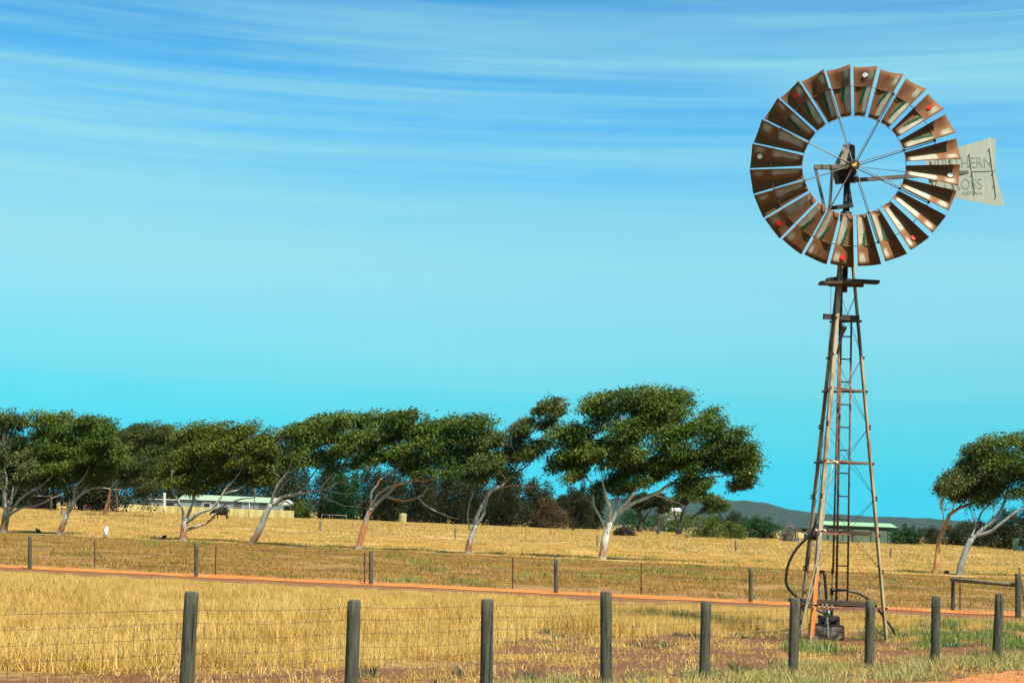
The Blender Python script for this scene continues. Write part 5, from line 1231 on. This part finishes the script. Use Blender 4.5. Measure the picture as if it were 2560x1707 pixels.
# ------------------------------------------------------------------ grass (nobody could count it)
def tuft_mesh(name, m, n, radius, h, w, lean, seed, flat=1.):
    r = np.random.default_rng(seed); a = r.uniform(0, 2*np.pi, n); q = np.sqrt(r.uniform(0, 1, n))*radius
    P = np.stack([q*np.cos(a), q*np.sin(a), np.zeros(n)], 1)
    hh = h*r.uniform(.45, 1.15, n); th = r.uniform(0, 2*np.pi, n); ln = np.abs(r.normal(0, lean, n))
    D = np.stack([np.cos(th)*ln, np.sin(th)*ln, np.ones(n)], 1); D /= np.linalg.norm(D, axis=1, keepdims=True)
    side = np.stack([-np.sin(th+r.normal(0, 1, n)), np.cos(th), np.zeros(n)], 1); side /= np.linalg.norm(side, axis=1, keepdims=True)
    mid_ = P+D*(hh*.55)[:, None]; top = P+D*(hh*.95)[:, None]+np.stack([np.cos(th), np.sin(th), -.5*np.ones(n)], 1)*(hh*.22*r.uniform(0, 1, n))[:, None]
    ww = (w*r.uniform(.6, 1.4, n))[:, None]*side*.5
    V = np.stack([P-ww, P+ww, mid_+ww*.8, mid_-ww*.8, top+ww*.25, top-ww*.25], 1).reshape(-1, 3)
    k = np.arange(n)*6; Q = np.concatenate([np.stack([k, k+1, k+2, k+3], 1), np.stack([k+3, k+2, k+4, k+5], 1)])
    return np_mesh(name, V, Q, m, np.repeat(r.uniform(0, 1, n), 6))
def project(P):
    Rm = np.array(CR); c = (P-np.array(CAM)) @ Rm
    return 1280+F*c[:, 0]/-c[:, 2], 853.5-F*c[:, 1]/-c[:, 2]
def scatter(name, label, cat, protos, pts, smin, smax, seed, sfun=None):
    r = np.random.default_rng(seed); n = len(pts)
    coll = bpy.data.collections.new(name+'_tufts')
    for i, me_ in enumerate(protos): coll.objects.link(bpy.data.objects.new(f'{name}_tuft_{i}', me_))
    me = bpy.data.meshes.new(name); me.vertices.add(n); me.vertices.foreach_set('co', np.ascontiguousarray(pts, np.float32).ravel())
    at_ = me.attributes.new('rot', 'FLOAT', 'POINT'); at_.data.foreach_set('value', r.uniform(0, 6.28, n).astype(np.float32))
    at_ = me.attributes.new('siz', 'FLOAT', 'POINT'); at_.data.foreach_set('value', (r.uniform(smin, smax, n)*(sfun(pts[:, 0], pts[:, 1]) if sfun else 1)).astype(np.float32))
    at_ = me.attributes.new('pick', 'INT', 'POINT'); at_.data.foreach_set('value', r.integers(0, len(protos), n).astype(np.int32))
    me.update(); o = bpy.data.objects.new(name, me); COL.objects.link(o); tag(o, label, cat, None, 'stuff')
    g = bpy.data.node_groups.new(name+'_scatter', 'GeometryNodeTree')
    g.interface.new_socket('Geometry', in_out='INPUT', socket_type='NodeSocketGeometry'); g.interface.new_socket('Geometry', in_out='OUTPUT', socket_type='NodeSocketGeometry')
    nn = g.nodes.new; gi, go = nn('NodeGroupInput'), nn('NodeGroupOutput'); ip = nn('GeometryNodeInstanceOnPoints'); ci = nn('GeometryNodeCollectionInfo')
    ci.inputs['Collection'].default_value = coll; ci.inputs['Separate Children'].default_value = True; ci.inputs['Reset Children'].default_value = True
    def na(nm_, ty):
        x = nn('GeometryNodeInputNamedAttribute'); x.data_type = ty; x.inputs['Name'].default_value = nm_; return x.outputs['Attribute']
    cx = nn('ShaderNodeCombineXYZ'); g.links.new(na('rot', 'FLOAT'), cx.inputs[2]); er = nn('FunctionNodeEulerToRotation'); g.links.new(cx.outputs[0], er.inputs[0])
    ip.inputs['Pick Instance'].default_value = True
    g.links.new(gi.outputs[0], ip.inputs['Points']); g.links.new(ci.outputs[0], ip.inputs['Instance']); g.links.new(na('pick', 'INT'), ip.inputs['Instance Index'])
    g.links.new(er.outputs[0], ip.inputs['Rotation']); g.links.new(na('siz', 'FLOAT'), ip.inputs['Scale']); g.links.new(ip.outputs[0], go.inputs[0])
    o.modifiers.new('scatter', 'NODES').node_group = g
    return o
def candidates(y0, y1, density, seed, margin=350, keep=None):
    """random ground points inside the view wedge, thinned by keep(x, y) in 0..1"""
    r = np.random.default_rng(seed); k = .42
    A = k*(y1*y1-y0*y0)+8*(y1-y0); n = int(A*density)
    y = np.sqrt(r.uniform(y0*y0, y1*y1, n)); x = r.uniform(-1, 1, n)*(k*y+4)
    z = np.array([zt(q) for q in y]); P = np.stack([x, y, z], 1); px, py = project(P)
    ok = (px > -margin) & (px < 2560+margin) & (py < 1707+margin)
    if keep is not None: ok &= r.uniform(0, 1, n) < keep(x, y, px, py)
    return P[ok]
def vnoise(x, y, s, off=0.): return np.array([mnoise.noise((a*s+off, b*s, off)) for a, b in zip(x, y)])
sm01 = lambda t: np.clip(t, 0, 1)
def keep_straw(x, y, px, py):
    f = sm01((dV(x, y)+.9*vnoise(x, y, .6))/.5)*(dT(x, y) < -4.2-.6*vnoise(x, y, .4, 3))
    bare = sm01((vnoise(x, y, .33, 8)-.12)*4); right = sm01((px-2260)/160)
    f = f*(1-.55*bare)*(1-.75*right*sm01(.5+2*vnoise(x, y, .5, 5)))
    return f*np.where((px > 1990) & (px < 2240) & (py > 1600) & (py < 1660), .5, 1)
T1 = [tuft_mesh('straw_tuft', M['straw'], 190, .42, .31, .0075, .6, i) for i in range(5)]
scatter('dry_grass', 'tall golden dry grass between the near fence and the track', 'grass', T1, candidates(16, 62, 9., 1, keep=keep_straw), .7, 1.2, 1, lambda x, y: (.38+.62*sm01((-dT(x, y)-4)/9))*np.clip(.95+.7*vnoise(x, y, .35, 31), .65, 1.25))
def keep_sparse(x, y, px, py):
    return sm01((-dV(x, y)+.6)/.8)*(.15+.6*sm01(vnoise(x, y, .7, 2)*2.2+.1))
T2 = [tuft_mesh('short_straw', M['straw'], 70, .38, .12, .007, 1.4, 20+i) for i in range(4)]
scatter('grass_litter', 'short straw litter on the bare brown soil by the near fence', 'grass', T2, candidates(11, 34, 8., 2, keep=keep_sparse), .7, 1.3, 2)
def keep_pad(x, y, px, py): return ((dT(x, y) > 1.5) & (d1(x, y) < -1)).astype(float)*(.30+.70*sm01(vnoise(x, y, .25, 4)*2.4+.5))
T3 = [tuft_mesh('paddock_tuft', M['paddock'], 130, .75, .12, .014, .9, 40+i) for i in range(5)]
scatter('paddock_grass', 'short brown and green paddock grass beyond the track', 'grass', T3, candidates(38, 135, 1.9, 3, keep=keep_pad), .7, 1.3, 3)
def keep_gold(x, y, px, py): return ((d1(x, y) > .8) & (d2(x, y) < -3)).astype(float)*(.35+.65*sm01(vnoise(x, y, .12, 14)*2.4+.6))
T4 = [tuft_mesh('golden_tuft', M['goldg'], 140, 1.1, .15, .02, .8, 60+i) for i in range(4)]
scatter('golden_grass', 'golden stubble grass around the row of gum trees', 'grass', T4, candidates(75, 190, .75, 4, keep=keep_gold), .7, 1.3, 4)
def keep_pale(x, y, px, py): return (d2(x, y) > 3).astype(float)
T5 = [tuft_mesh('pale_tuft', M['paleg'], 130, 2.2, .26, .05, .6, 80+i) for i in range(4)]
scatter('pale_grass', 'pale tall dry grass strip in front of the far buildings', 'grass', T5, candidates(120, 300, .16, 5, keep=keep_pale), .7, 1.2, 5)
def keep_green(x, y, px, py):
    return np.where(((px > 2120) & (px < 2260) & (py > 1565) & (py < 1605)) | ((px > 2300) & (py > 1560) & (py < 1625)) | ((px > 1960) & (px < 2180) & (py > 1625) & (py < 1645)), sm01(.25+1.6*vnoise(x, y, .7, 6)), 0)*.8
T6 = [tuft_mesh('green_tuft', M['greeng'], 120, .35, .22, .009, .6, 100+i) for i in range(3)]
scatter('green_grass', 'fresh green grass patches around the windmill foot', 'grass', T6, candidates(20, 40, 7., 6, keep=keep_green), .7, 1.3, 6)
VG = dist_line(ground(1300, 1712), ground(2560, 1634))
def keep_verge(x, y, px, py): return sm01(-VG(x, y)/.5+.3)*sm01((px-900)/700)*sm01(.7+1.2*vnoise(x, y, .8, 7))*(dist_line(GE0, GE1)(x, y) > .1+.5*vnoise(x, y, .7, 1))
T7 = [tuft_mesh('verge_tuft', M['verge'], 110, .4, .20, .0085, .7, 120+i) for i in range(4)]
scatter('verge_grass', 'pale green roadside grass in front of the near fence', 'grass', T7, candidates(11, 30, 7., 7, keep=keep_verge), .6, 1.1, 7)
def keep_weed(x, y, px, py): return ((dV(x, y) < .8) & (px > 300)).astype(float)*sm01(vnoise(x, y, .45, 9)*2.2+.05)*.8
T8 = [tuft_mesh('weed', M['weed'], 30, .13, .11, .014, 1.1, 140+i) for i in range(4)]
scatter('weeds', 'small dark green weeds on the bare soil by the near fence', 'weeds', T8, candidates(14, 34, 1.9, 8, keep=keep_weed), .6, 1.5, 8)
T9 = [tuft_mesh('paddock_weed', M['weed'], 60, .35, .32, .03, .8, 160+i) for i in range(3)]
def keep_pw(x, y, px, py): return ((dT(x, y) > 2) & (d2(x, y) < 1)).astype(float)*sm01(vnoise(x, y, .2, 12)*2)*.5
scatter('paddock_weeds', 'scattered dull green clumps in the paddock beyond the track', 'weeds', [tuft_mesh('paddock_green', M['greeng'], 80, .5, .24, .016, .8, 170+i) for i in range(3)], candidates(42, 150, .22, 9, keep=keep_pw), .6, 1.5, 9)

# ------------------------------------------------------------------ haze: thin even air round everything
mb = MB(); mb.box((0, 2300, 69), (15000, 5200, 142)); hz = mb.build('haze', None, org=Vector((0, 0, 0))); tag(hz, 'thin blue summer haze over the plain', 'haze', None, 'stuff')
hm = bpy.data.materials.new('thin_air'); hm.use_nodes = True; ht = hm.node_tree; ht.nodes.clear()
pv = ht.nodes.new('ShaderNodeVolumePrincipled'); ho = ht.nodes.new('ShaderNodeOutputMaterial'); ht.links.new(pv.outputs[0], ho.inputs['Volume'])
pv.inputs['Color'].default_value = (.50, .78, 1, 1); pv.inputs['Density'].default_value = .000012
hz.data.materials.append(hm)
